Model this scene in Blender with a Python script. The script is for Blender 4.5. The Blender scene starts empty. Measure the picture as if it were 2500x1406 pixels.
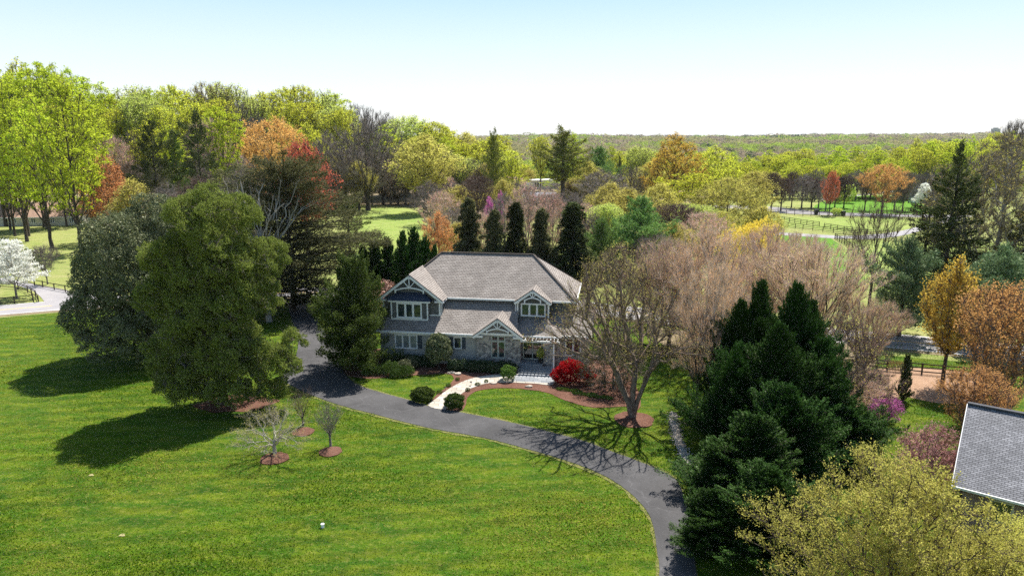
import bpy, math, random
import numpy as np
from mathutils import Vector

# ------------------------------------------------------------------ camera, light, exposure
SC = bpy.context.scene
COL = SC.collection
H = 25.5
PITCH = math.radians(12.5)
FPX = 1668.0
cam_d = bpy.data.cameras.new('camera')
cam = bpy.data.objects.new('camera', cam_d)
COL.objects.link(cam)
cam.location = (0, 0, H)
cam.rotation_euler = (math.radians(90) - PITCH, 0, 0)
cam_d.sensor_width = 36
cam_d.lens = 36 * FPX / 2500
cam_d.clip_end = 20000
SC.camera = cam

SUN_EL = math.radians(59.0)
SUN_AZ = math.atan2(0.36, 0.62)          # clockwise from +Y
world = bpy.data.worlds.new('World')
SC.world = world
world.use_nodes = True
wn = world.node_tree
wn.nodes.clear()
w_out = wn.nodes.new('ShaderNodeOutputWorld')
w_bg = wn.nodes.new('ShaderNodeBackground')
w_sky = wn.nodes.new('ShaderNodeTexSky')
w_sky.sky_type = 'NISHITA'
w_sky.sun_disc = False
w_sky.sun_elevation = SUN_EL
w_sky.sun_rotation = SUN_AZ
w_sky.altitude = 50
w_sky.air_density = 1.0
w_sky.dust_density = 1.0
w_sky.ozone_density = 1.2
w_bg.inputs['Strength'].default_value = 0.075
# the low sky is bleached by thin haze: white at the horizon, pale cyan higher up
w_tc = wn.nodes.new('ShaderNodeTexCoord')
w_sep = wn.nodes.new('ShaderNodeSeparateXYZ')
wn.links.new(w_tc.outputs['Generated'], w_sep.inputs[0])
w_r = wn.nodes.new('ShaderNodeValToRGB')
_e = w_r.color_ramp.elements
_e[0].position = 0.0
_e[0].color = (1, 1, 1, 1)
_e[1].position = 0.30
_e[1].color = (.22, .52, .86, 1)
for _p, _c in ((.035, (.96, .99, 1)), (.07, (.87, .96, 1)), (.12, (.74, .885, 1)), (.19, (.52, .755, .98))):
    _n = _e.new(_p)
    _n.color = (*_c, 1)
wn.links.new(w_sep.outputs[2], w_r.inputs[0])
w_mul = wn.nodes.new('ShaderNodeVectorMath')
w_mul.operation = 'SCALE'
w_mul.inputs['Scale'].default_value = 8.6
wn.links.new(w_r.outputs[0], w_mul.inputs[0])
w_f = wn.nodes.new('ShaderNodeMapRange')
w_f.inputs[1].default_value = .16
w_f.inputs[2].default_value = .50
w_f.inputs[3].default_value = .82
w_f.inputs[4].default_value = .15
wn.links.new(w_sep.outputs[2], w_f.inputs[0])
w_mix = wn.nodes.new('ShaderNodeMix')
w_mix.data_type = 'RGBA'
wn.links.new(w_f.outputs[0], w_mix.inputs[0])
wn.links.new(w_sky.outputs[0], w_mix.inputs[6])
wn.links.new(w_mul.outputs[0], w_mix.inputs[7])
wn.links.new(w_mix.outputs[2], w_bg.inputs['Color'])
wn.links.new(w_bg.outputs[0], w_out.inputs['Surface'])

sun_d = bpy.data.lights.new('sun', 'SUN')
sun_d.energy = 5.0
sun_d.angle = math.radians(0.5)
sun_d.color = (1.0, 0.955, 0.88)
sun = bpy.data.objects.new('sun', sun_d)
COL.objects.link(sun)
sd = Vector((math.sin(SUN_AZ) * math.cos(SUN_EL), math.cos(SUN_AZ) * math.cos(SUN_EL), math.sin(SUN_EL)))
sun.rotation_euler = sd.to_track_quat('Z', 'Y').to_euler()
sun.location = (60, 120, 160)

SC.view_settings.view_transform = 'Standard'
SC.view_settings.look = 'None'
SC.view_settings.gamma = 1
SC.view_settings.exposure = 0.88
SC.render.engine = 'CYCLES'
cy = SC.cycles
cy.max_bounces = 6
cy.diffuse_bounces = 3
cy.glossy_bounces = 2
cy.transmission_bounces = 3
cy.transparent_max_bounces = 4
cy.use_adaptive_sampling = True
cy.adaptive_threshold = 0.02
cy.use_denoising = False
cy.sample_clamp_indirect = 1.5
cy.sample_clamp_direct = 1.3
SC.render.filter_size = 1.25

random.seed(7)
RNG = np.random.default_rng(11)

# ------------------------------------------------------------------ view geometry helpers
CP, SP = math.cos(PITCH), math.sin(PITCH)


def ray(x, y):
    a = (x - 1250) / FPX
    b = -(y - 703) / FPX
    return a, CP + b * SP, -SP + b * CP


def G(x, y, z=0.0):
    """point of the level z that the photograph shows at (x, y)"""
    r = ray(x, y)
    t = (z - H) / r[2]
    return r[0] * t, r[1] * t


def terr(X, Y):
    """height of the land: level round the house, a shallow valley, then a rise to the horizon"""
    X = np.asarray(X, float)
    Y = np.asarray(Y, float)
    d = np.hypot(X, Y)
    s = np.clip((d - 300) / 160, 0, 1)
    s = s * s * (3 - 2 * s)
    q = np.clip((d - 700) / 2400, 0, 1)
    q = q * q * (3 - 2 * q)
    z = -9 * s + q * (13 + 7 * np.clip(X / np.maximum(d, 1) * 1.6, -.5, 1))
    z = z + s * 1.6 * np.sin(X / 130 + 1) * np.sin(Y / 170)
    return z


# ------------------------------------------------------------------ object helpers
def tag(o, label=None, cat=None, group=None, kind=None):
    if label: o['label'] = label
    if cat: o['category'] = cat
    if group: o['group'] = group
    if kind: o['kind'] = kind
    return o


def empty(name, loc, rz=0.0):
    o = bpy.data.objects.new(name, None)
    COL.objects.link(o)
    o.location = loc
    o.rotation_euler = (0, 0, rz)
    o.empty_display_size = 0.5
    return o


def np_mesh(name, V, polys, mats, uv=None, midx=None, smooth=False):
    """V (n,3); polys: list of int arrays, each (m,k)"""
    me = bpy.data.meshes.new(name)
    V = np.asarray(V, np.float32)
    me.vertices.add(len(V))
    me.vertices.foreach_set('co', V.ravel())
    loops = np.concatenate([p.ravel() for p in polys]).astype(np.int32)
    tot = np.concatenate([np.full(len(p), p.shape[1], np.int32) for p in polys])
    start = np.concatenate([[0], np.cumsum(tot)[:-1]]).astype(np.int32)
    me.loops.add(len(loops))
    me.loops.foreach_set('vertex_index', loops)
    me.polygons.add(len(tot))
    me.polygons.foreach_set('loop_start', start)
    me.polygons.foreach_set('loop_total', tot)
    if midx is not None:
        me.polygons.foreach_set('material_index', np.asarray(midx, np.int32))
    if smooth:
        me.polygons.foreach_set('use_smooth', np.ones(len(tot), bool))
    me.update(calc_edges=True)
    me.validate()
    for m in (mats if isinstance(mats, (list, tuple)) else [mats]):
        me.materials.append(m)
    return me


def link(name, me, parent=None):
    o = bpy.data.objects.new(name, me)
    COL.objects.link(o)
    if parent is not None: o.parent = parent
    return o


class MB:
    """collects polygons and links them as one mesh object"""

    def __init__(self):
        self.v, self.f, self.uv = [], [], []

    def poly(self, pts, uv=None):
        n = len(self.v)
        self.v += [tuple(p) for p in pts]
        self.f.append(list(range(n, n + len(pts))))
        self.uv += list(uv) if uv is not None else [(0, 0)] * len(pts)
        return self

    def box(self, x0, x1, y0, y1, z0, z1):
        p = [(x0, y0, z0), (x1, y0, z0), (x1, y1, z0), (x0, y1, z0), (x0, y0, z1), (x1, y0, z1), (x1, y1, z1), (x0, y1, z1)]
        for q in ((0, 3, 2, 1), (4, 5, 6, 7), (0, 1, 5, 4), (1, 2, 6, 5), (2, 3, 7, 6), (3, 0, 4, 7)):
            a = [p[i] for i in q]
            if q in ((0, 3, 2, 1), (4, 5, 6, 7)):
                uv = [(k[0], k[1]) for k in a]
            elif q in ((0, 1, 5, 4), (2, 3, 7, 6)):
                uv = [(k[0], k[2]) for k in a]
            else:
                uv = [(k[1], k[2]) for k in a]
            self.poly(a, uv)
        return self

    def bar(self, a, b, w, h, up=(0, 0, 1)):
        """square bar from a to b"""
        a, b, up = Vector(a), Vector(b), Vector(up)
        d = (b - a).normalized()
        s = d.cross(up)
        if s.length < 1e-4: s = d.cross(Vector((1, 0, 0)))
        s.normalize()
        t = s.cross(d).normalized()
        s *= w / 2
        t *= h / 2
        p = [a - s - t, a + s - t, a + s + t, a - s + t, b - s - t, b + s - t, b + s + t, b - s + t]
        for q in ((0, 1, 2, 3), (7, 6, 5, 4), (0, 4, 5, 1), (1, 5, 6, 2), (2, 6, 7, 3), (3, 7, 4, 0)):
            self.poly([p[i] for i in q])
        return self

    def cyl(self, a, b, r0, r1, n=10, cap=True):
        a, b = Vector(a), Vector(b)
        d = (b - a).normalized()
        s = d.orthogonal().normalized()
        t = d.cross(s)
        A = [a + (s * math.cos(2 * math.pi * i / n) + t * math.sin(2 * math.pi * i / n)) * r0 for i in range(n)]
        B = [b + (s * math.cos(2 * math.pi * i / n) + t * math.sin(2 * math.pi * i / n)) * r1 for i in range(n)]
        for i in range(n):
            j = (i + 1) % n
            self.poly([A[i], A[j], B[j], B[i]])
        if cap:
            self.poly(A[::-1])
            self.poly(B)
        return self

    def slab(self, pts, th=0.16, uv=True):
        """roof plane: polygon with thickness th below it; first two points are its eave, uv in metres"""
        P = [Vector(p) for p in pts]
        e = (P[1] - P[0]).normalized()
        n = (P[1] - P[0]).cross(P[2] - P[0]).normalized()
        if n.z < 0: n = -n
        s = n.cross(e)
        U = [((p - P[0]).dot(e) + P[0].x, (p - P[0]).dot(s)) for p in P]
        self.poly(P, U)
        Q = [p - n * th for p in P]
        self.poly(Q[::-1])
        k = len(P)
        for i in range(k):
            j = (i + 1) % k
            self.poly([P[i], Q[i], Q[j], P[j]])
        return self

    def build(self, name, mat, parent=None):
        me = bpy.data.meshes.new(name)
        me.from_pydata(self.v, [], self.f)
        uvl = me.uv_layers.new(name='UVMap')
        flat = []
        k = 0
        for f in self.f:
            for i in f: flat += self.uv[i]
        uvl.data.foreach_set('uv', flat)
        me.materials.append(mat)
        me.update()
        return link(name, me, parent)


# ------------------------------------------------------------------ materials
def mat_base(name):
    m = bpy.data.materials.new(name)
    m.use_nodes = True
    nt = m.node_tree
    nt.nodes.clear()
    out = nt.nodes.new('ShaderNodeOutputMaterial')
    return m, nt, out


def N(nt, typ, **kw):
    n = nt.nodes.new(typ)
    for k, v in kw.items():
        if k in n.inputs: n.inputs[k].default_value = v
        else: setattr(n, k, v)
    return n


def rgb(c): return (c[0], c[1], c[2], 1)


def ramp(nt, src, stops):
    r = nt.nodes.new('ShaderNodeValToRGB')
    e = r.color_ramp.elements
    while len(e) < len(stops): e.new(0.5)
    for k, (p, c) in enumerate(stops):
        e[k].position = p
        e[k].color = rgb(c) if isinstance(c, tuple) else (c, c, c, 1)
    nt.links.new(src, r.inputs[0])
    return r.outputs[0]


def mixc(nt, fac, a, b, mode='MIX'):
    n = nt.nodes.new('ShaderNodeMix')
    n.data_type = 'RGBA'
    n.blend_type = mode
    for s, v in ((0, fac), (6, a), (7, b)):
        if hasattr(v, 'is_linked') or isinstance(v, bpy.types.NodeSocket): nt.links.new(v, n.inputs[s])
        else: n.inputs[s].default_value = v if s == 0 else rgb(v)
    return n.outputs[2]


def noise(nt, vec, scale, detail=3, rough=.55, dist=0.0):
    n = N(nt, 'ShaderNodeTexNoise', Scale=scale, Detail=detail, Roughness=rough, Distortion=dist)
    nt.links.new(vec, n.inputs['Vector'])
    return n.outputs['Fac']


def coords(nt, kind='Object', scale=None, rot=0.0):
    t = nt.nodes.new('ShaderNodeTexCoord')
    if scale is None: return t.outputs[kind]
    m = nt.nodes.new('ShaderNodeMapping')
    m.inputs['Scale'].default_value = scale
    m.inputs['Rotation'].default_value = (0, 0, rot)
    nt.links.new(t.outputs[kind], m.inputs[0])
    return m.outputs[0]


def principled(nt, out, col, rough=.8, spec=.3, bump=None, bstr=.3, bdist=.05):
    b = nt.nodes.new('ShaderNodeBsdfPrincipled')
    if isinstance(col, tuple): b.inputs['Base Color'].default_value = rgb(col)
    else: nt.links.new(col, b.inputs['Base Color'])
    b.inputs['Roughness'].default_value = rough
    b.inputs['Specular IOR Level'].default_value = spec
    if bump is not None:
        n = nt.nodes.new('ShaderNodeBump')
        n.inputs['Strength'].default_value = bstr
        n.inputs['Distance'].default_value = bdist
        nt.links.new(bump, n.inputs['Height'])
        nt.links.new(n.outputs[0], b.inputs['Normal'])
    nt.links.new(b.outputs[0], out.inputs[0])
    return b


def m_plain(name, c, rough=.7, spec=.3, var=.18, scale=3.0, bstr=.15):
    m, nt, out = mat_base(name)
    v = coords(nt)
    f = noise(nt, v, scale, 4)
    lo = tuple(x * (1 - var) for x in c)
    hi = tuple(min(1, x * (1 + var)) for x in c)
    col = ramp(nt, f, [(.3, lo), (.7, hi)])
    principled(nt, out, col, rough, spec, noise(nt, v, scale * 12, 2), bstr, .02)
    return m


def m_leaf(name, c1, c2, tr=.4, tc=None, gloss=0.0, clump=.35):
    """leaves: colour differs from leaf to leaf, from bough to bough and from tree to tree"""
    m, nt, out = mat_base(name)
    g = nt.nodes.new('ShaderNodeNewGeometry')
    c = ramp(nt, g.outputs['Random Per Island'], [(0.05, c1), (.95, c2)])
    v = coords(nt)
    f = noise(nt, v, clump, 2, .6)
    mid = tuple((a + b) / 2 for a, b in zip(c1, c2))
    dk = tuple(x * .62 for x in mid)
    lt = tuple(min(1, x * 1.3) for x in mid)
    c = mixc(nt, .45, c, ramp(nt, f, [(.35, dk), (.65, lt)]))
    oi = nt.nodes.new('ShaderNodeObjectInfo')
    h = nt.nodes.new('ShaderNodeHueSaturation')
    mr = N(nt, 'ShaderNodeMapRange')
    mr.inputs[3].default_value = .80
    mr.inputs[4].default_value = 1.2
    nt.links.new(oi.outputs['Random'], mr.inputs[0])
    nt.links.new(mr.outputs[0], h.inputs['Value'])
    mr2 = N(nt, 'ShaderNodeMapRange')
    mr2.inputs[3].default_value = .488
    mr2.inputs[4].default_value = .51
    nt.links.new(oi.outputs['Random'], mr2.inputs[0])
    nt.links.new(mr2.outputs[0], h.inputs['Hue'])
    nt.links.new(c, h.inputs['Color'])
    c = h.outputs[0]
    d = nt.nodes.new('ShaderNodeBsdfDiffuse')
    nt.links.new(c, d.inputs[0])
    sh = d.outputs[0]
    if tr > 0:
        t = nt.nodes.new('ShaderNodeBsdfTranslucent')
        nt.links.new(mixc(nt, .5, c, tc or tuple(min(1, x * 1.25) for x in mid)), t.inputs[0])
        x = nt.nodes.new('ShaderNodeMixShader')
        x.inputs[0].default_value = tr
        nt.links.new(sh, x.inputs[1])
        nt.links.new(t.outputs[0], x.inputs[2])
        sh = x.outputs[0]
    if gloss > 0:
        gl = nt.nodes.new('ShaderNodeBsdfGlossy')
        gl.inputs['Roughness'].default_value = .45
        gl.inputs['Color'].default_value = (.62, .62, .52, 1)
        x = nt.nodes.new('ShaderNodeMixShader')
        x.inputs[0].default_value = gloss
        nt.links.new(sh, x.inputs[1])
        nt.links.new(gl.outputs[0], x.inputs[2])
        sh = x.outputs[0]
    nt.links.new(sh, out.inputs[0])
    return m


def m_bark(name, c1, c2, scale=2.5):
    m, nt, out = mat_base(name)
    v = coords(nt, 'Object', (scale, scale, scale * .35))
    f = noise(nt, v, 2.2, 5, .65)
    principled(nt, out, ramp(nt, f, [(.3, c1), (.7, c2)]), .9, .15, f, .5, .03)
    return m


def m_lawn(name, ga, gb, gy, dry, dryamt=.5, stripe=.0, sc=1.0, rot=.5):
    m, nt, out = mat_base(name)
    v = coords(nt)
    big = noise(nt, coords(nt, 'Object', (1, 1.7, 1), rot), .055 * sc, 4, .6)
    med = noise(nt, coords(nt, 'Object', (1, 2.6, 1), rot), .33 * sc, 4, .65)
    fine = noise(nt, v, 2.6 * sc, 5, .75)
    vfine = noise(nt, v, 9.0 * sc, 3, .8)
    c = ramp(nt, big, [(.36, ga), (.64, gb)])
    c = mixc(nt, ramp(nt, med, [(.42, 0.0), (.66, .85)]), c, gy)
    c = mixc(nt, ramp(nt, fine, [(.50, 0.0), (.74, dryamt)]), c, dry)
    dk = ramp(nt, vfine, [(.3, .62), (.62, 1.12)])
    c = mixc(nt, 1.0, c, dk, 'MULTIPLY')
    # darker clover patches
    sp = noise(nt, v, .75 * sc, 1, .3)
    c = mixc(nt, ramp(nt, sp, [(.66, 0.0), (.74, .55)]), c, tuple(x * .5 for x in ga))
    if stripe > 0:
        w = N(nt, 'ShaderNodeTexWave', Scale=.16, Distortion=1.2)
        w.inputs['Detail'].default_value = 1
        nt.links.new(coords(nt, 'Object', (1, 1, 1), rot + .9), w.inputs[0])
        c = mixc(nt, 1.0, c, ramp(nt, w.outputs['Fac'], [(.3, 1 - stripe), (.7, 1.0)]), 'MULTIPLY')
    hgt = nt.nodes.new('ShaderNodeMath')
    hgt.operation = 'ADD'
    nt.links.new(fine, hgt.inputs[0])
    nt.links.new(vfine, hgt.inputs[1])
    principled(nt, out, c, .9, .12, hgt.outputs[0], .9, .16)
    return m


def m_shingle(name, cols, mortar, bw=.5, rh=.2, rough=.85):
    m, nt, out = mat_base(name)
    v = coords(nt, 'UV')
    b = nt.nodes.new('ShaderNodeTexBrick')
    b.offset = .5
    b.inputs['Scale'].default_value = 1
    b.inputs['Brick Width'].default_value = bw
    b.inputs['Row Height'].default_value = rh
    b.inputs['Mortar Size'].default_value = .028
    b.inputs['Mortar Smooth'].default_value = .3
    b.inputs['Bias'].default_value = 0
    b.inputs['Color1'].default_value = rgb(cols[0])
    b.inputs['Color2'].default_value = rgb(cols[1])
    b.inputs['Mortar'].default_value = rgb(mortar)
    nt.links.new(v, b.inputs['Vector'])
    w = noise(nt, coords(nt), .6, 4)
    c = mixc(nt, 1.0, b.outputs['Color'], ramp(nt, w, [(.3, .8), (.7, 1.15)]), 'MULTIPLY')
    w2 = noise(nt, coords(nt), 14, 2)
    c = mixc(nt, 1.0, c, ramp(nt, w2, [(.3, .75), (.7, 1.15)]), 'MULTIPLY')
    # each course rises towards its butt edge
    sep = nt.nodes.new('ShaderNodeSeparateXYZ')
    nt.links.new(v, sep.inputs[0])
    dv = nt.nodes.new('ShaderNodeMath'); dv.operation = 'DIVIDE'; dv.inputs[1].default_value = rh
    fr = nt.nodes.new('ShaderNodeMath'); fr.operation = 'FRACT'
    nt.links.new(sep.outputs[1], dv.inputs[0])
    nt.links.new(dv.outputs[0], fr.inputs[0])
    iv = nt.nodes.new('ShaderNodeMath'); iv.operation = 'SUBTRACT'; iv.inputs[0].default_value = 1
    nt.links.new(fr.outputs[0], iv.inputs[1])
    principled(nt, out, c, rough, .25, iv.outputs[0], .9, .035)
    return m


def m_stone(name, c1, c2, c3, mortar, sc=2.6):
    m, nt, out = mat_base(name)
    v = coords(nt, 'Object', (1, 1, 1.5))
    a = N(nt, 'ShaderNodeTexVoronoi', Scale=sc)
    nt.links.new(v, a.inputs['Vector'])
    e = N(nt, 'ShaderNodeTexVoronoi', Scale=sc)
    e.feature = 'DISTANCE_TO_EDGE'
    nt.links.new(v, e.inputs['Vector'])
    s = nt.nodes.new('ShaderNodeSeparateColor')
    nt.links.new(a.outputs['Color'], s.inputs[0])
    c = ramp(nt, s.outputs[0], [(0.1, c1), (.5, c2), (.9, c3)])
    c = mixc(nt, 1.0, c, ramp(nt, noise(nt, v, 9, 4), [(.3, .7), (.7, 1.25)]), 'MULTIPLY')
    k = ramp(nt, e.outputs['Distance'], [(.0, 1.0), (.06, 0.0)])
    c = mixc(nt, k, c, mortar)
    principled(nt, out, c, .85, .2, e.outputs['Distance'], .8, .08)
    return m


def m_mulch(name, c1, c2, c3, sc=7):
    m, nt, out = mat_base(name)
    v = coords(nt)
    f = noise(nt, v, sc, 6, .8)
    c = ramp(nt, f, [(.3, c1), (.5, c2), (.72, c3)])
    c = mixc(nt, ramp(nt, noise(nt, v, .5, 3), [(.35, 0.0), (.7, .4)]), c, c3)
    principled(nt, out, c, .95, .1, f, 1.0, .12)
    return m


def m_glass(name, tint=(.02, .03, .035), rough=.04):
    m, nt, out = mat_base(name)
    f = noise(nt, coords(nt), .8, 2)
    b = principled(nt, out, ramp(nt, f, [(.3, tint), (.7, tuple(x * 1.8 for x in tint))]), rough, .9)
    b.inputs['Coat Weight'].default_value = .4
    return m


M = {}
M['lawn'] = m_lawn('lawn_grass', (.030, .095, .004), (.070, .155, .004), (.165, .210, .010), (.34, .31, .085), .6, .18)
M['lawn_fresh'] = m_lawn('fresh_lawn_grass', (.075, .220, .012), (.120, .270, .016), (.150, .290, .025), (.25, .33, .07), .25, .0)
M['land'] = m_lawn('field_grass', (.20, .26, .055), (.27, .30, .085), (.34, .33, .13), (.42, .37, .20), .35, .0, .6)
M['paddock'] = m_lawn('paddock_grass', (.20, .30, .05), (.28, .35, .08), (.32, .36, .11), (.40, .38, .18), .3, .12, .5)
M['far_ground'] = m_plain('woodland_ground', (.10, .085, .05), .95, .05, .3, .1)
M['leaf_litter'] = m_mulch('leaf_litter', (.11, .085, .05), (.21, .165, .10), (.33, .27, .18), 3)
M['litter_red'] = m_mulch('red_leaf_litter', (.18, .11, .07), (.32, .20, .13), (.46, .31, .21), 4)
M['mulch'] = m_mulch('bark_mulch', (.055, .026, .018), (.13, .062, .042), (.24, .13, .095))
def m_asphalt(name, c, crack=.06):
    m, nt, out = mat_base(name)
    v = coords(nt)
    f = noise(nt, v, .35, 5, .6)
    col = ramp(nt, f, [(.3, tuple(x * .72 for x in c)), (.7, tuple(x * 1.3 for x in c))])
    g = noise(nt, v, 22, 3, .8)
    col = mixc(nt, 1.0, col, ramp(nt, g, [(.3, .65), (.7, 1.35)]), 'MULTIPLY')
    w = N(nt, 'ShaderNodeTexNoise', Scale=.9, Detail=3)
    nt.links.new(v, w.inputs['Vector'])
    ad = nt.nodes.new('ShaderNodeVectorMath'); ad.operation = 'MULTIPLY_ADD'
    nt.links.new(w.outputs['Color'], ad.inputs[0]); ad.inputs[1].default_value = (1.6, 1.6, 0); nt.links.new(v, ad.inputs[2])
    e = N(nt, 'ShaderNodeTexVoronoi', Scale=.16)
    e.feature = 'DISTANCE_TO_EDGE'
    nt.links.new(ad.outputs[0], e.inputs['Vector'])
    k = ramp(nt, e.outputs['Distance'], [(.0, .30), (.008, 0.0)])
    col = mixc(nt, k, col, tuple(x * 2.6 for x in c))
    st = ramp(nt, noise(nt, v, 1.6, 4, .7), [(.62, 0.0), (.75, .5)])
    col = mixc(nt, st, col, tuple(x * 1.7 for x in c))
    principled(nt, out, col, .85, .25, g, .4, .02)
    return m


M['asphalt_new'] = m_asphalt('fresh_asphalt', (.066, .064, .065))
M['asphalt_old'] = m_plain('worn_asphalt', (.30, .285, .29), .9, .2, .12, .3, .3)
M['flag'] = m_shingle('flagstone', ((.40, .355, .29), (.54, .50, .43)), (.22, .19, .16), .95, .62, .85)
M['flag_grey'] = m_shingle('bluestone', ((.20, .22, .24), (.29, .30, .31)), (.13, .13, .14), .9, .6, .7)
M['shingle'] = m_shingle('cedar_tone_shingle', ((.255, .222, .198), (.335, .298, .268)), (.085, .070, .062), .42, .24)
M['shingle_grey'] = m_shingle('grey_slate_shingle', ((.15, .152, .165), (.25, .252, .27)), (.075, .075, .083), .34, .15)
M['shingle_far'] = m_shingle('pinkish_shingle', ((.42, .27, .20), (.52, .35, .27)), (.26, .17, .13), .6, .4)
M['shingle_dim'] = m_shingle('dim_grey_shingle', ((.22, .22, .25), (.28, .28, .31)), (.15, .15, .17), .6, .4)
M['siding'] = m_shingle('grey_shake_siding', ((.135, .135, .13), (.17, .17, .163)), (.08, .08, .076), .35, .22, .8)
M['siding_pale'] = m_shingle('pale_stucco_siding', ((.40, .39, .36), (.43, .42, .39)), (.37, .36, .335), 4.0, .25, .8)
M['siding_white'] = m_shingle('white_siding', ((.72, .74, .76), (.78, .80, .82)), (.55, .57, .6), 5.0, .3, .7)
M['siding_cream'] = m_shingle('cream_siding', ((.62, .58, .45), (.68, .64, .52)), (.5, .46, .36), 5.0, .3, .7)
M['panel'] = m_plain('taupe_gable_panel', (.235, .215, .20), .8, .2, .08)
M['trim'] = m_plain('white_trim_paint', (.80, .80, .79), .5, .4, .05)
M['trim_dim'] = m_plain('grey_frame_paint', (.38, .40, .36), .5, .4, .05)
M['shutter'] = m_plain('slate_blue_shutter', (.055, .075, .095), .6, .3, .15)
M['dark_metal'] = m_plain('dark_bay_roof_metal', (.022, .030, .055), .5, .4, .15)
M['stone'] = m_stone('field_stone', (.16, .15, .145), (.27, .255, .24), (.46, .42, .37), (.36, .34, .31))
M['stone_path'] = m_stone('river_stone', (.25, .24, .23), (.42, .40, .38), (.62, .60, .58), (.10, .09, .07), 3.2)
M['brick'] = m_shingle('red_brick', ((.22, .075, .05), (.30, .11, .075)), (.38, .33, .28), .22, .08, .85)
M['glass'] = m_glass('window_glass')
M['glass_pale'] = m_glass('curtained_glass', (.16, .18, .18), .12)
M['interior'] = m_plain('dark_interior', (.02, .018, .016), .9, .1, .2)
M['wood'] = m_plain('weathered_fence_wood', (.055, .044, .034), .9, .15, .35, 6)
M['gate_wood'] = m_plain('light_gate_wood', (.30, .23, .09), .85, .2, .25, 6)
M['white_paint'] = m_plain('road_white_paint', (.75, .75, .73), .8, .2, .08)
M['yellow_paint'] = m_plain('road_yellow_paint', (.75, .50, .16), .8, .2, .08)
M['rock'] = m_plain('garden_rock', (.40, .35, .29), .9, .2, .3, 4, .6)
M['black_plastic'] = m_plain('black_plastic', (.015, .015, .016), .5, .4, .1)
M['white_plastic'] = m_plain('white_pipe_plastic', (.82, .82, .80), .45, .4, .04)
M['car_silver'] = m_plain('silver_car_paint', (.50, .52, .55), .25, .6, .05)
M['car_dark'] = m_plain('dark_blue_car_paint', (.02, .03, .07), .25, .6, .05)
M['tyre'] = m_plain('tyre_rubber', (.015, .015, .015), .9, .2, .1)
M['soil'] = m_plain('bare_soil', (.30, .27, .13), .95, .1, .3, 5)
M['concrete'] = m_plain('pale_concrete', (.55, .53, .50), .9, .2, .1)
M['verge'] = m_lawn('dry_verge_grass', (.10, .16, .02), (.20, .22, .05), (.30, .27, .09), (.45, .38, .22), .8, .0, 2.0)
# bark
M['bark'] = m_bark('dark_bark', (.045, .036, .030), (.105, .088, .075))
M['bark_grey'] = m_bark('grey_bark', (.12, .105, .095), (.26, .235, .215))
M['bark_pale'] = m_bark('pale_bark', (.24, .22, .19), (.50, .47, .42))
M['bark_birch'] = m_bark('river_birch_bark', (.085, .060, .046), (.30, .225, .175), 3.5)
M['twig_grey'] = m_leaf('grey_twigs', (.20, .165, .145), (.33, .28, .25), 0)
M['twig_brown'] = m_leaf('brown_twigs', (.15, .10, .078), (.25, .185, .15), 0)
M['twig_red'] = m_leaf('reddish_twigs', (.36, .20, .16), (.52, .33, .27), 0)
M['twig_pink'] = m_leaf('tan_twigs', (.58, .43, .33), (.80, .63, .50), 0)
# leaves
M['lf_bright'] = m_leaf('spring_green_leaves', (.34, .46, .02), (.55, .62, .06), .62)
M['lf_lime'] = m_leaf('lime_leaves', (.46, .51, .03), (.64, .66, .09), .62)
M['lf_mid'] = m_leaf('soft_green_leaves', (.42, .50, .09), (.58, .64, .18), .62)
M['lf_olive'] = m_leaf('olive_yellow_leaves', (.44, .41, .09), (.60, .55, .15), .6)
M['lf_gold'] = m_leaf('golden_leaves', (.50, .34, .05), (.66, .48, .09), .5)
M['lf_yellow'] = m_leaf('yellow_blossom', (.62, .48, .05), (.78, .62, .12), .4)
M['lf_orange'] = m_leaf('orange_leaves', (.60, .27, .10), (.78, .42, .18), .45)
M['lf_rust'] = m_leaf('rust_orange_buds', (.58, .31, .10), (.76, .46, .17), .4)
M['lf_red'] = m_leaf('red_maple_leaves', (.26, .008, .011), (.48, .022, .022), .3)
M['lf_scarlet'] = m_leaf('scarlet_buds', (.50, .12, .07), (.66, .20, .12), .4)
M['lf_pink'] = m_leaf('pink_blossom', (.55, .26, .26), (.72, .42, .40), .4)
M['lf_magenta'] = m_leaf('magenta_blossom', (.55, .12, .42), (.70, .25, .55), .4)
M['lf_white'] = m_leaf('white_blossom', (.70, .70, .62), (.88, .88, .82), .35)
M['lf_birch'] = m_leaf('birch_catkins', (.30, .28, .08), (.44, .37, .13), .4)
M['lf_forsythia'] = m_leaf('yellow_green_leaves', (.38, .37, .06), (.66, .62, .17), .5)
M['nd_leyland'] = m_leaf('leyland_sprays', (.018, .050, .010), (.060, .125, .024), .12, None, .012, .8)
M['nd_dark'] = m_leaf('dark_needles', (.038, .052, .020), (.13, .15, .055), .15, None, .0, .8)
M['nd_spruce'] = m_leaf('spruce_needles', (.050, .080, .022), (.15, .20, .05), .2, None, .0, .5)
M['nd_hemlock'] = m_leaf('hemlock_needles', (.065, .07, .030), (.24, .24, .11), .2, None, .0, .8)
M['nd_pine'] = m_leaf('white_pine_needles', (.10, .19, .045), (.24, .36, .11), .3, None, .0, .5)
M['nd_blue'] = m_leaf('blue_green_needles', (.09, .15, .065), (.21, .28, .13), .2, None, .02, .5)
M['nd_yellow'] = m_leaf('yellowed_pine_needles', (.12, .15, .03), (.30, .29, .07), .2, None, .0, .5)
M['nd_cedar'] = m_leaf('olive_cedar_sprays', (.085, .13, .032), (.33, .39, .085), .35, None, .0, .9)
M['lf_holly'] = m_leaf('holly_leaves', (.055, .070, .030), (.26, .28, .14), .2, None, .04, .9)
M['lf_box'] = m_leaf('boxwood_leaves', (.07, .13, .02), (.17, .26, .045), .2, None, .02, .8)
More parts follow.
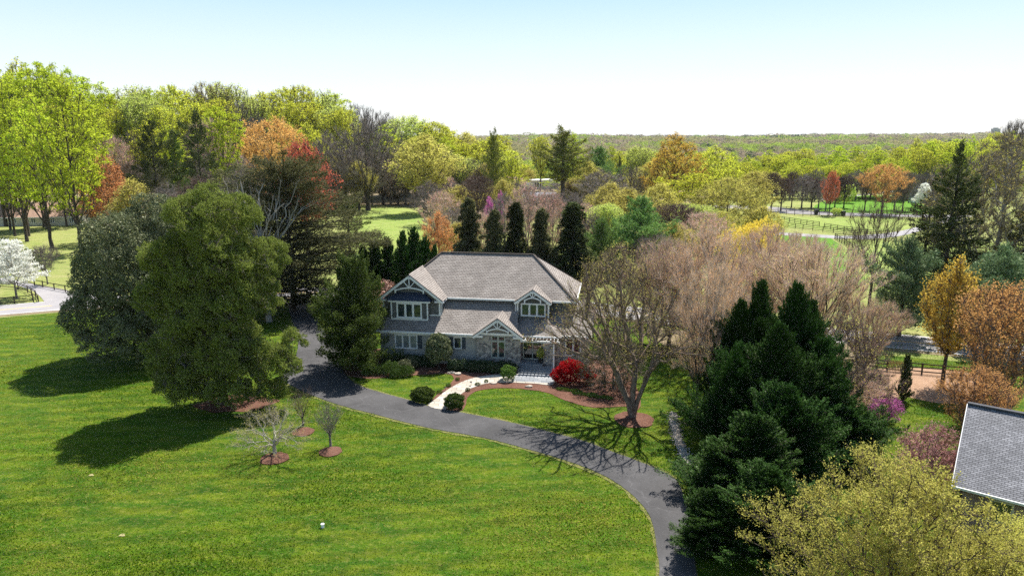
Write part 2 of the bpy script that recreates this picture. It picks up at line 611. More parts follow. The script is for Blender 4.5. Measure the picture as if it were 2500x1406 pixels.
M['lf_hedge'] = m_leaf('dark_hedge_leaves', (.018, .040, .014), (.045, .080, .028), .1, None, .05, .8)
M['lf_juniper'] = m_leaf('juniper_sprays', (.045, .075, .016), (.12, .17, .04), .15, None, .0, .8)

exec_sections = True


# ------------------------------------------------------------------ ground
def catmull(P, closed=True, k=5):
    P = [np.array(p, float) for p in P]
    n = len(P)
    out = []
    rng = range(n if closed else n - 1)
    for i in rng:
        p0 = P[(i - 1) % n] if closed or i > 0 else P[0]
        p1, p2 = P[i], P[(i + 1) % n]
        p3 = P[(i + 2) % n] if closed or i + 2 < n else P[-1]
        for j in range(k):
            t = j / k
            out.append(.5 * ((2 * p1) + (-p0 + p2) * t + (2 * p0 - 5 * p1 + 4 * p2 - p3) * t * t + (-p0 + 3 * p1 - 3 * p2 + p3) * t ** 3))
    if not closed: out.append(P[-1])
    return out


_NS = [0]
KEEP_OFF = []


def sheet(name, px, z, mat, smooth=True, kind='structure', label=None, world_pts=False, k=5, drop=0.25, jit=0.0):
    """flat sheet with a short skirt, outline given where the photograph shows it on the ground"""
    _NS[0] += 1
    off_grass = name in ('driveway', 'front_walk', 'mulch_bed', 'mulch_ring', 'creek_bed', 'brush_floor', 'road', 'side_lane', 'thicket_floor')
    z = z + _NS[0] * .0013
    W = [tuple(p) for p in px] if world_pts else [G(*p) for p in px]
    if smooth: W = catmull(W, True, k)
    if jit > 0:
        W = [(p[0] + random.uniform(-jit, jit), p[1] + random.uniform(-jit, jit)) for p in W]
    if off_grass: KEEP_OFF.append([tuple(p) for p in W])
    import mathutils
    tri = mathutils.geometry.tessellate_polygon([[Vector((p[0], p[1], 0)) for p in W]])
    n = len(W)
    v = [(p[0], p[1], z) for p in W] + [(p[0], p[1], z - drop) for p in W]
    f = [list(t) for t in tri] + [[i, (i + 1) % n, (i + 1) % n + n, i + n] for i in range(n)]
    me = bpy.data.meshes.new(name)
    me.from_pydata(v, [], f)
    uvl = me.uv_layers.new(name='UVMap')
    fl = []
    for poly in me.polygons:
        for li in poly.loop_indices:
            c = v[me.loops[li].vertex_index]
            fl += [c[0], c[1]]
    uvl.data.foreach_set('uv', fl)
    me.materials.append(mat)
    o = link(name, me)
    if kind: o['kind'] = kind
    if label: o['label'] = label
    # make the top faces look up
    me.update()
    return o


def build_ground():
    # one sheet of land out to the horizon: a fan of rings round the camera, finer nearby
    rad = np.concatenate([np.linspace(0, 300, 16)[1:], 300 * (8000 / 300) ** (np.arange(1, 70) / 69)])
    na = 144
    ang = np.linspace(0, 2 * np.pi, na, endpoint=False)
    R, A = np.meshgrid(rad, ang, indexing='ij')
    X, Y = R * np.sin(A), R * np.cos(A)
    V = np.stack([X, Y, terr(X, Y)], -1).reshape(-1, 3)
    V = np.vstack([V, [[0, 0, 0]]])
    i = np.arange(len(rad) - 1)[:, None] * na
    j = np.arange(na)[None, :]
    j2 = (j + 1) % na
    quads = np.stack([i + j, i + na + j, i + na + j2, i + j2], -1).reshape(-1, 4)[:, ::-1]
    tri = np.stack([np.full(na, len(V) - 1), np.arange(na), (np.arange(na) + 1) % na], -1)[:, ::-1]
    me = np_mesh('ground', V, [quads, tri], [M['land']], smooth=True)
    o = link('ground', me)
    o['kind'] = 'structure'
    # lawn of the lot
    sheet('lawn', [(-700, 2200), (3600, 2200), (3300, 990), (2600, 905), (2140, 865), (1900, 820), (1600, 775), (1250, 725), (700, 722), (430, 735),
                   (220, 756), (0, 776), (-500, 800)], .004, M['lawn'], smooth=False, drop=.002)
    sheet('woodland_floor', [(-500, 500), (-100, 500), (60, 500), (160, 500), (290, 500), (420, 520), (640, 505), (880, 500), (1030, 508), (1080, 520), (1140, 535),
                             (1290, 530), (1500, 520), (1640, 512), (1700, 470), (1300, 440), (-500, 440)], .006, M['leaf_litter'], drop=.002)
    sheet('back_lawn', [(860, 610), (850, 560), (880, 515), (950, 508), (1000, 512), (1030, 530), (1040, 570), (1060, 610), (1100, 660), (980, 690), (860, 680)], .012,
          M['paddock'], drop=.005)
    sheet('paddock', [(1880, 612), (1880, 572), (2010, 580), (2040, 590), (2110, 640), (2150, 690), (2000, 690), (1850, 660)], .012, M['lawn_fresh'], drop=.005)
    sheet('paddock', [(1890, 548), (1900, 532), (2100, 532), (2260, 538), (2250, 556), (2100, 566), (1980, 560)], .012, M['paddock'], drop=.005)
    sheet('paddock', [(2010, 518), (2010, 492), (2110, 478), (2200, 482), (2300, 505), (2280, 522)], .012, M['lawn_fresh'], drop=.005)
    sheet('field', [(2080, 640), (2060, 590), (2240, 590), (2500, 600), (2600, 660), (2400, 700), (2180, 720)], .012, M['paddock'], drop=.005)
    sheet('brush_floor', [(2080, 930), (2120, 905), (2200, 898), (2330, 905), (2420, 930), (2400, 975), (2300, 985), (2200, 968), (2150, 990), (2090, 1000), (2040, 960)],
          .012, M['litter_red'], drop=.005)
    sheet('thicket_floor', [(1580, 800), (1700, 810), (2050, 840), (2140, 880), (2060, 930), (1960, 900), (1820, 870), (1640, 850)], .012, M['leaf_litter'], drop=.005)
    # public road behind the house
    ctr = [G(*p) for p in ((-900, 800), (-400, 785), (-100, 765), (0, 757), (110, 748), (220, 740), (450, 724), (650, 717), (800, 714), (1100, 722), (1350, 742), (1600, 771), (1850, 800),
                           (2050, 820), (2290, 842), (2550, 868), (3200, 930))]
    ctr = catmull(ctr, False, 6)
    W = 3.6

    def strip(name, off0, off1, z, mat, kind='structure', label=None):
        L, Rr = [], []
        for i, p in enumerate(ctr):
            a = ctr[max(0, i - 1)]
            b = ctr[min(len(ctr) - 1, i + 1)]
            d = (b - a) / np.linalg.norm(b - a)
            n = np.array([-d[1], d[0]])
            L.append(p + n * off0)
            Rr.append(p + n * off1)
        mb = MB()
        for i in range(len(L) - 1):
            q = [(*L[i], z), (*L[i + 1], z), (*Rr[i + 1], z), (*Rr[i], z)]
            mb.poly(q[::-1], [(k[0], k[1]) for k in q[::-1]])
        o = mb.build(name, mat)
        o['kind'] = kind
        return o

    strip('road', -W, W, .03, M['asphalt_old'])
    strip('road_verge', -W - 1.2, -W + .05, .018, M['leaf_litter'])
    strip('road_markings', -W + .25, -W + .40, .036, M['white_paint'])
    strip('road_markings', W - .40, W - .25, .036, M['white_paint'])
    strip('road_markings', -.18, -.05, .036, M['yellow_paint'])
    strip('road_markings', .06, .19, .036, M['yellow_paint'])
    # side lane on the left
    sheet('side_lane', [(170, 748), (120, 745), (96, 722), (70, 706), (0, 688), (-120, 676), (-200, 668), (-200, 660), (0, 678), (60, 690), (140, 704), (200, 716), (225, 722), (250, 735)], .026, M['asphalt_old'],
          drop=.02)
    # far lanes by the paddocks
    sheet('far_lane', [(1850, 512), (1900, 520), (2060, 527), (2250, 531), (2350, 531), (2350, 526), (2060, 520), (1960, 513), (1880, 505), (1700, 500), (1700, 506)], .035, M['asphalt_old'], drop=.02)
    sheet('far_lane', [(1860, 566), (1960, 571), (2060, 576), (2130, 573), (2200, 564), (2260, 548), (2330, 530), (2345, 536), (2260, 560), (2200, 576), (2130, 583), (2050, 583), (1950, 577), (1860, 571)],
          .03, M['asphalt_old'], drop=.02)
    sheet('far_lane', [(2010, 484), (2060, 478), (2130, 471), (2200, 462), (2200, 466), (2130, 475), (2060, 482), (2012, 488)], .03, M['concrete'], drop=.02)
    # driveway of the house
    lower = [(690, 925), (712, 942), (745, 958), (800, 980), (860, 998), (927, 1015), (1000, 1034), (1061, 1048), (1120, 1058), (1179, 1069), (1230, 1081), (1280, 1095), (1364, 1119), (1448, 1149), (1515, 1186),
             (1565, 1230), (1592, 1275), (1604, 1340), (1610, 1406), (1612, 1600), (1612, 1900)]
    upper = [(1780, 1900), (1730, 1600), (1700, 1406), (1690, 1300), (1680, 1240), (1666, 1203), (1643, 1166), (1565, 1129), (1498, 1105), (1431, 1079), (1330, 1052), (1260, 1035), (1196, 1021), (1129, 1008), (1045, 992), (994, 976),
             (927, 958), (868, 937), (838, 905), (838, 880), (830, 855), (806, 828), (780, 790), (760, 750), (752, 722), (715, 722), (705, 750), (716, 790), (728, 830), (722, 870), (700, 900)]
    sheet('driveway_verge', [(x - 3 + (3 if x > 1500 else 0) - (6 if x > 1500 else 0), y + 4) for x, y in lower] + [(x + 4, y - 3) for x, y in upper], .016, M['verge'], drop=.01, k=5, jit=.14)
    sheet('driveway', lower + upper, .045, M['asphalt_new'], drop=.05, k=6, jit=.025)
    # front walk and porch landing
    sheet('front_walk', [(1045, 991), (1068, 972), (1092, 953), (1122, 936), (1155, 924), (1190, 918), (1230, 914), (1262, 912), (1262, 898), (1352, 898), (1352, 938), (1300, 937), (1220, 934), (1185, 938),
                         (1155, 947), (1130, 960), (1112, 975), (1088, 1000)], .06, M['flag'], drop=.06, k=4, smooth=True)
    # planting beds
    sheet('mulch_bed', [(820, 872), (830, 900), (850, 918), (900, 925), (960, 920), (1040, 915), (1092, 913), (1108, 925), (1092, 944), (1068, 963), (1048, 989), (1078, 968), (1100, 951), (1130, 935),
                        (1175, 923), (1240, 917), (1275, 905), (1255, 880), (1160, 866), (960, 850)], .02, M['mulch'], k=4, drop=.01, jit=.05)
    sheet('mulch_bed', [(1084, 1000), (1129, 1003), (1142, 971), (1172, 953), (1246, 948), (1330, 958), (1381, 978), (1448, 995), (1525, 993), (1560, 1000), (1560, 960), (1530, 900), (1500, 880), (1400, 870),
                        (1340, 890), (1340, 930), (1220, 930), (1150, 943), (1112, 970)], .02, M['mulch'], k=4, drop=.01, jit=.05)
    for (x, y, rx, rn) in ((671, 1120, 1.15, .95), (807, 1103, .95, .8), (740, 1055, .95, .8), (1548, 1025, 1.8, 1.6)):
        c = G(x, y)
        sheet('mulch_ring', [(c[0] + rx * math.cos(a) * random.uniform(.93, 1.07), c[1] + rn * 1.15 * math.sin(a) * random.uniform(.93, 1.07)) for a in np.linspace(0, 2 * math.pi, 18)[:-1]], .05,
              M['mulch'], world_pts=True, drop=.05)
    c = G(575, 985)
    sheet('mulch_ring', [(c[0] + 3.9 * math.cos(a) * random.uniform(.8, 1.12), c[1] + 2.3 * math.sin(a) * random.uniform(.85, 1.1)) for a in np.linspace(0, 2 * math.pi, 18)[:-1]], .016, M['mulch'],
          world_pts=True, drop=.01)
    for (x, y) in ((222, 1160), (298, 1307)):
        c = G(x, y)
        sheet('bare_patch', [(c[0] + .26 * math.cos(a) * random.uniform(.4, 1.1), c[1] + .2 * math.sin(a) * random.uniform(.4, 1.1)) for a in np.linspace(0, 2 * math.pi, 14)[:-1]], .012, M['soil'],
              world_pts=True, drop=.005)


build_ground()


# ------------------------------------------------------------------ the house, in its own axes: x along the front, y to the back
HR = math.radians(8.7)


def hw(u, v):
    return (u * math.cos(HR) + v * math.sin(HR), 75.0 - u * math.sin(HR) + v * math.cos(HR))


def window(parent, x0, x1, z0, z1, y, n=1, fw=.09, glass='glass', trim='trim', rows=1, depth=.07, name='window'):
    """frame with n sashes on the plane y (outside is -y), panes set back"""
    f = MB()
    f.box(x0 - fw, x1 + fw, y - depth, y + .02, z1, z1 + fw * 1.3)
    f.box(x0 - fw * 1.3, x1 + fw * 1.3, y - depth - .03, y + .02, z0 - fw, z0)
    f.box(x0 - fw, x0, y - depth, y + .02, z0, z1)
    f.box(x1, x1 + fw, y - depth, y + .02, z0, z1)
    w = (x1 - x0) / n
    for i in range(1, n):
        f.box(x0 + i * w - fw * .6, x0 + i * w + fw * .6, y - depth, y + .015, z0, z1)
    for i in range(n):
        a, b = x0 + i * w + (fw * .6 if i else 0), x0 + (i + 1) * w - (fw * .6 if i < n - 1 else 0)
        s = .045
        f.box(a, a + s, y - depth + .03, y + .01, z0, z1)
        f.box(b - s, b, y - depth + .03, y + .01, z0, z1)
        f.box(a + s, b - s, y - depth + .03, y + .01, z1 - s, z1)
        f.box(a + s, b - s, y - depth + .03, y + .01, z0, z0 + s)
        for r in range(1, rows):
            zz = z0 + (z1 - z0) * r / rows
            f.box(a + s, b - s, y - depth + .035, y + .008, zz - .02, zz + .02)
    o = f.build(name, M[trim], parent)
    for i in range(n):
        a, b = x0 + i * w + .03, x0 + (i + 1) * w - .03
        g = MB()
        g.box(a, b, y - .028, y - .012, z0 + .02, z1 - .02)
        g.build('pane', M[glass], o)
    return o


def gable_trim(parent, cx, half, ztip, zap, y, over=.0):
    """white barge boards with a king post, struts and an arched collar"""
    b = MB()
    n = Vector((0, -1, 0))
    for s in (-1, 1):
        tip, ap = Vector((cx + s * half, y, ztip - .10)), Vector((cx, y, zap - .10))
        b.bar(tip, ap, .06, .26, up=(0, -1, 0)) if False else None
        d = (ap - tip).normalized()
        pr = Vector((0, 1, 0)).cross(d).normalized() * (.13)
        if pr.z > 0: pr = -pr
        p = [tip, ap, ap + pr * 2, tip + pr * 2]
        for yy in (0, 1):
            q = [Vector((k.x, y - .05 + yy * .1, k.z)) for k in p]
            b.poly(q if yy else q[::-1])
        for i in range(4):
            j = (i + 1) % 4
            b.poly([(p[i].x, y - .05, p[i].z), (p[j].x, y - .05, p[j].z), (p[j].x, y + .05, p[j].z), (p[i].x, y + .05, p[i].z)])
    o = b.build('barge_board', M['trim'], parent)
    t = MB()
    sl = (zap - ztip) / half
    w = half * .40
    zc = zap - sl * w - .12
    pts = []
    for i in range(13):
        a = -1 + 2 * i / 12
        pts.append((cx + a * w * 1.05, zc - .30 - .32 * a * a + .05))
    for i in range(12):
        t.bar((pts[i][0], y - .02, pts[i][1]), (pts[i + 1][0], y - .02, pts[i + 1][1]), .10, .14)
    zb = zc - .25
    t.bar((cx, y - .02, zb), (cx, y - .02, zap - .3), .10, .10)
    for s in (-1, 1):
        t.bar((cx, y - .02, zb), (cx + s * w * .45, y - .02, zap - .25 - sl * w * .45), .09, .09)
        t.box(cx + s * w * 1.05 - .07, cx + s * w * 1.05 + .07, y - .10, y + .10, pts[0][1] - .30, pts[0][1] + .12)
    t.build('truss', M['trim'], o)
    return o


def eave_trim(parent, a, b, h=.22, t=.10, name='gutter'):
    g = MB()
    g.bar(a, b, t, h)
    return g.build(name, M['trim'], parent)


def build_house():
    hs = empty('house', (0, 75, 0), -HR)
    tag(hs, 'two storey grey house with brown shingle roofs, white trim and a stone entrance gable', 'house')
    # ---- walls
    w = MB()
    w.box(-15.2, -3.7, -1.35, 11.6, 0, 3.75)
    w.build('lower_wall', M['siding_pale'], hs)
    w = MB()
    w.box(5.6, 8.6, -.3, 11.6, 0, 3.75)
    w.box(-3.7, 5.6, -.3, 11.6, 0, 3.70)
    w.build('side_wall', M['siding_pale'], hs)
    w = MB()
    w.box(-15.0, 6.6, 2.3, 12.0, 3.75, 7.0)
    w.box(-15.25, -8.4, .17, 2.3, 3.8, 7.0)
    w.poly([(-15.25, .17, 7.0), (-8.4, .17, 7.0), (-11.88, .17, 9.85)], [(-15.25, 7), (-8.4, 7), (-11.88, 9.8)])
    w.box(.45, 4.05, 1.2, 2.3, 4.2, 7.0)
    w.poly([(.45, 1.2, 7.0), (4.05, 1.2, 7.0), (2.25, 1.2, 8.3)], [(.45, 7), (4.05, 7), (2.25, 8.3)])
    w.build('upper_wall', M['siding'], hs)
    # stone entrance gable and porch piers
    st = MB()
    st.box(-3.7, -2.08, -2.05, -.31, 0, 3.95)
    st.box(-.45, 1.25, -2.05, -.31, 0, 3.95)
    st.box(-2.08, -.45, -2.05, -.35, 0, 1.2)
    st.box(-2.08, -.45, -2.05, -.35, 3.82, 3.95)
    st.build('stone_wall', M['stone'], hs)
    st = MB()
    st.box(3.75, 4.9, -1.35, -.31, 0, 3.72)
    st.build('stone_pier', M['stone'], hs)
    st = MB()
    st.box(4.9, 5.75, -.55, -.31, 0, 3.72)
    st.build('stone_wall', M['stone'], hs)
    pn = MB()
    pn.poly([(-3.7, -2.03, 3.95), (1.2, -2.03, 3.95), (-1.25, -2.03, 5.7)])
    pn.box(-2.7, .2, -2.07, -2.01, 4.15, 4.72)
    pn.build('gable_panel', M['panel'], hs)
    # ---- roofs
    def roof(name, planes, mat='shingle', th=.16):
        r = MB()
        for p in planes: r.slab(p, th)
        return r.build(name, M[mat], hs)

    zE, zR = 7.1, 11.5
    a, b, c, d = (-15.2, 1.8), (7.1, 1.8), (7.1, 12.5), (-15.2, 12.5)
    r1, r2 = (-9.85, 7.15, zR), (1.55, 7.15, zR)
    main = roof('main_roof', [[(*a, zE), (*b, zE), r2, r1], [(*b, zE), (*c, zE), r2], [(*c, zE), (*d, zE), r1, r2], [(*d, zE), (*a, zE), r1]])
    cap = MB()
    for p, q in (((r1), (r2)), ((*a, zE), r1), ((*b, zE), r2), ((*c, zE), r2), ((*d, zE), r1)):
        p, q = Vector(p), Vector(q)
        cap.bar(p + Vector((0, 0, .03)), q + Vector((0, 0, .03)), .26, .09)
    cap.build('ridge_cap', M['shingle'], main)
    # left wing gable
    ap, yf, yb = 10.14, -.3, 5.45
    xl, xr, xc = -15.85, -7.92, -11.88
    roof('wing_roof', [[(xr, yf, zE), (xr, 2.1, zE), (xc, yb, ap), (xc, yf, ap)], [(xl, 3.9, zE), (xl, yf, zE), (xc, yf, ap), (xc, yb, ap)]])
    gable_trim(hs, xc, 3.97, zE - .02, ap - .02, yf + .02)
    # dormer gable on the right
    zd = 7.1
    ap2 = 8.62
    roof('dormer_roof', [[(4.42, .75, zd), (4.42, 2.0, zd), (2.25, 3.8, ap2), (2.25, .75, ap2)], [(.08, 2.0, zd), (.08, .75, zd), (2.25, .75, ap2), (2.25, 3.8, ap2)]], th=.13)
    gable_trim(hs, 2.25, 2.17, zd - .02, ap2 - .02, .77)
    # lower roof along the front
    zl, yl, s = 3.8, -1.8, .74
    yt = 2.3
    zt = zl + (yt - yl) * s
    roof('lower_roof', [[(-15.75, yl, zl), (.9, yl, zl), (.35, yt, zt), (-15.75, yt, zt)]])
    yr = -.79
    roof('side_roof', [[(5.2, yr, zl), (9.1, yr, zl), (8.1, yt, zl + (yt - yr) * .62), (4.2, yt, zl + (yt - yr) * .62)],
                       [(9.1, yr, zl), (9.1, 11.9, zl), (7.3, 10, 6.0), (8.1, yt, zl + (yt - yr) * .62)]])
    roof('porch_back_roof', [[(.6, -1.2, 3.95), (5.3, -1.2, 3.95), (4.9, 1.3, 5.05), (.6, 1.3, 5.05)]])
    # stone gable roof
    ap3, y3 = 5.95, -2.42
    gl, gr, gc = -4.12, 1.6, -1.26
    yb3 = yl + (ap3 - zl) / s
    roof('entrance_gable_roof', [[(gr, y3, zl + .02), (gr, -1.72, zl + .04), (gc, yb3 + .05, ap3), (gc, y3, ap3)], [(gl, -1.72, zl + .04), (gl, y3, zl + .02), (gc, y3, ap3), (gc, yb3 + .05, ap3)]], th=.14)
    gable_trim(hs, gc, 2.86, zl + .0, ap3 - .02, y3 + .02)
    # porch roof: bell-cast hip
    pr = MB()
    lv = [(1.35, 5.8, -1.45, 3.82), (1.95, 5.3, -1.1, 4.02), (2.7, 4.75, -.65, 4.42), (3.35, 4.25, -.2, 4.95), (3.82, 3.9, .2, 5.40)]
    for k in range(len(lv) - 1):
        x0, x1, y, z = lv[k]
        X0, X1, Y, Z = lv[k + 1]
        pr.slab([(x0, y, z), (x1, y, z), (X1, Y, Z), (X0, Y, Z)], .1)
        pr.slab([(x1, y, z), (x1, 1.25, z), (X1, 1.25, Z), (X1, Y, Z)], .1)
        pr.slab([(x0, 1.25, z), (x0, y, z), (X0, Y, Z), (X0, 1.25, Z)], .1)
    pr.build('porch_roof', M['shingle'], hs)
    # ---- gutters and fascias
    gt = MB()
    gt.bar((-7.9, 1.74, 7.0), (.1, 1.74, 7.0), .12, .2)
    gt.build('gutter', M['trim'], hs)
    gt = MB()
    gt.bar((4.4, 1.74, 7.0), (7.15, 1.74, 7.0), .12, .2)
    gt.bar((7.16, 1.7, 7.0), (7.16, 12.5, 7.0), .12, .2)
    gt.build('gutter', M['trim'], hs)
    gt = MB()
    gt.bar((-15.7, -1.86, 3.71), (-4.1, -1.86, 3.71), .12, .18)
    gt.build('gutter', M['trim'], hs)
    gt = MB()
    gt.bar((5.8, -.85, 3.71), (9.1, -.85, 3.71), .12, .18)
    gt.build('gutter', M['trim'], hs)
    gt = MB()
    gt.bar((1.4, -1.51, 3.74), (5.78, -1.51, 3.74), .1, .14)
    gt.build('gutter', M['trim'], hs)
    def boards(name, bx):
        for q in bx:
            MB().box(*q).build(name, M['trim'], hs)
    boards('frieze_board', ((-15.2, -3.75, -1.43, -1.35, 3.3, 3.68), (-3.3, .85, -2.15, -2.06, 3.88, 4.14)))
    boards('eave_return', ((-4.05, -2.95, -2.35, -2.07, 3.60, 3.84), (.45, 1.55, -2.35, -2.07, 3.60, 3.84), (-8.95, -7.95, -.25, .17, 6.88, 7.06), (-15.8, -14.8, -.25, .17, 6.88, 7.06),
                           (.1, .7, .8, 1.2, 6.9, 7.05), (3.8, 4.4, .8, 1.2, 6.9, 7.05)))
    boards('corner_board', ((-8.55, -8.35, .09, .19, 5.3, 6.88), (-15.3, -15.1, .09, .19, 5.3, 6.88), (.38, .56, 1.12, 1.22, 5.2, 6.9), (3.94, 4.12, 1.12, 1.22, 5.2, 6.9)))
    boards('skirt_board', ((-9.7, -8.36, .11, .18, 5.24, 5.36),))
    ds = MB()
    ds.cyl((-8.2, .1, 5.4), (-8.2, .1, 6.6), .05, .05, 8)
    ds.cyl((-8.2, .1, 6.6), (-7.95, 1.5, 6.95), .05, .05, 8)
    ds.build('downspout', M['trim'], hs)
    ds = MB()
    ds.cyl((.25, 1.1, 5.9), (.25, 1.1, 6.9), .05, .05, 8)
    ds.build('downspout', M['trim'], hs)
    # ---- bay on the left wing
    bay = MB()
    bay.box(-14.05, -9.75, -.43, .17, 4.7, 7.05)
    bo = bay.build('window_bay', M['siding'], hs)
    for q in ((-14.12, -13.97, -.49, -.39, 4.95, 6.88), (-9.83, -9.68, -.49, -.39, 4.95, 6.88), (-14.4, -9.4, -.60, -.42, 6.88, 7.08), (-14.1, -9.7, -.50, -.40, 4.80, 4.95)):
        MB().box(*q).build('bay_trim', M['trim'], bo)
    br = MB()
    br.slab([(-14.55, -.64, 7.09), (-9.25, -.64, 7.09), (-10.3, .16, 7.95), (-13.5, .16, 7.95)], .06)
    br.slab([(-9.25, -.64, 7.09), (-9.25, .16, 7.09), (-10.3, .16, 7.95)], .06)
    br.slab([(-14.55, .16, 7.09), (-14.55, -.64, 7.09), (-13.5, .16, 7.95)], .06)
    br.build('bay_roof', M['dark_metal'], bo)
    window(hs, -13.30, -10.55, 5.12, 6.68, -.435, 3, .13)
    # ---- other windows
    window(hs, .95, 3.6, 5.45, 6.75, 1.195, 3, .1)
    window(hs, -13.4, -10.85, 1.7, 3.2, -1.355, 3, .08, glass='glass_pale')
    window(hs, -6.45, -5.65, 1.95, 3.2, -1.355, 1, .07)
    window(hs, 6.2, 7.8, 1.4, 3.3, -.305, 2, .1)
    # shutters
    for x0, x1, z0, z1 in ((-10.72, -10.22, 1.65, 3.25), (-5.52, -5.12, 1.9, 3.25), (-6.98, -6.58, 1.9, 3.25)):
        s_ = MB()
        s_.box(x0, x1, -1.40, -1.35, z0, z1)
        zz = z0 + .06
        while zz < z1 - .08:
            s_.box(x0 + .05, x1 - .05, -1.418, -1.40, zz, zz + .035)
            zz += .07
        s_.build('shutter', M['shutter'], hs)
    # french doors with transom in the stone gable
    window(hs, -1.98, -.55, 1.28, 3.1, -1.95, 2, .09, trim='trim_dim', name='french_door')
    window(hs, -1.98, -.55, 3.25, 3.72, -1.95, 2, .09, trim='trim_dim', name='transom_window')
    MB().box(-2.08, -.45, -.9, -.7, 1.2, 3.8).build('inner_wall', M['interior'], hs)
    # entrance
    en = MB()
    en.box(1.45, 3.45, -.40, -.31, .8, 2.95)
    eo = en.build('entrance_door', M['interior'], hs)
    fr = MB()
    fr.box(1.32, 1.46, -.52, -.38, .78, 3.0)
    fr.box(3.42, 3.56, -.52, -.38, .78, 3.0)
    fr.box(1.46, 3.42, -.52, -.38, 2.86, 3.0)
    fr.box(1.46, 3.42, -.52, -.38, .76, .88)
    fr.box(2.39, 2.49, -.50, -.40, .88, 2.86)
    fr.build('door_frame', M['trim_dim'], eo)
    for x0, x1 in ((1.52, 2.34), (2.54, 3.36)):
        MB().box(x0, x1, -.445, -.425, 1.3, 2.8).build('door_pane', M['glass'], eo)
    for x in (2.34, 2.54):
        MB().cyl((x, -.48, 1.7), (x, -.48, 1.95), .02, .02, 6).build('door_handle', M['trim_dim'], eo)
    # porch floor and steps
    pf = MB()
    pf.box(1.26, 3.74, -2.3, -.33, .05, .76)
    pf.build('porch_floor', M['flag_grey'], hs)
    for k in range(4):
        MB().box(1.26, 4.9, -2.302 - .42 * (k + 1), -2.302 - .42 * k - .002, .04, .76 - .155 * (k + 1)).build('step', M['flag_grey'], hs)
    lp = MB()
    lp.box(1.0, 5.3, -6.0, -4.0, .03, .085)
    lp.build('landing', M['flag_grey'], hs)
    # pergola
    po = MB().box(1.28, 5.65, -2.28, -2.16, 3.30, 3.50).build('pergola', M['trim'], hs)
    for i in range(11):
        x = 1.42 + i * .40
        MB().box(x - .035, x + .035, -2.5, -1.5, 3.505, 3.64).build('rafter', M['trim'], po)
    pp = MB()
    pp.cyl((5.0, -2.2, .25), (5.0, -2.2, 3.3), .10, .09, 12)
    pp.box(4.84, 5.16, -2.36, -2.04, 0, .35)
    pp.build('post', M['trim'], po)
    # wall lantern
    return hs


build_house()


def far_house(name, label, px, py, wpx, depth, hw_, hr, roofm, wallm, rot=0.0, nwin=4, z0=None, hip=False, cat='house'):
    """small gabled house: eave along x"""
    X, Y = G(px, py)
    if z0 is None: z0 = float(terr(X, Y))
    D = Y * CP + H * SP
    L = wpx / FPX * D
    e = tag(empty(name, (X, Y, z0), rot), label, cat)
    w = MB()
    w.box(-L / 2, L / 2, 0, depth, 0, hw_)
    for s in (-1, 1):
        p = [(s * L / 2, 0, hw_), (s * L / 2, depth, hw_), (s * L / 2, depth / 2, hw_ + hr)]
        w.poly(p, [(k[1], k[2]) for k in p])
    w.build('wall', M[wallm], e)
    r = MB()
    o, sl = .5, hr / (depth / 2)
    x = L / 2 + .4
    r.slab([(-x, -o, hw_ - o * sl), (x, -o, hw_ - o * sl), (x, depth / 2, hw_ + hr), (-x, depth / 2, hw_ + hr)], .15)
    r.slab([(x, depth + o, hw_ - o * sl), (-x, depth + o, hw_ - o * sl), (-x, depth / 2, hw_ + hr), (x, depth / 2, hw_ + hr)], .15)
    r.build('roof', M[roofm], e)
    t = MB()
    t.box(-x, x, -o - .06, -o + .02, hw_ - o * sl - .22, hw_ - o * sl)
    t.build('fascia', M['trim'], e)
    for i in range(nwin):
        c = -L / 2 + L * (i + .5) / nwin
        window(e, c - .5, c + .5, .9, min(hw_ - .3, 2.3), -.005, 2, .1)
    return e


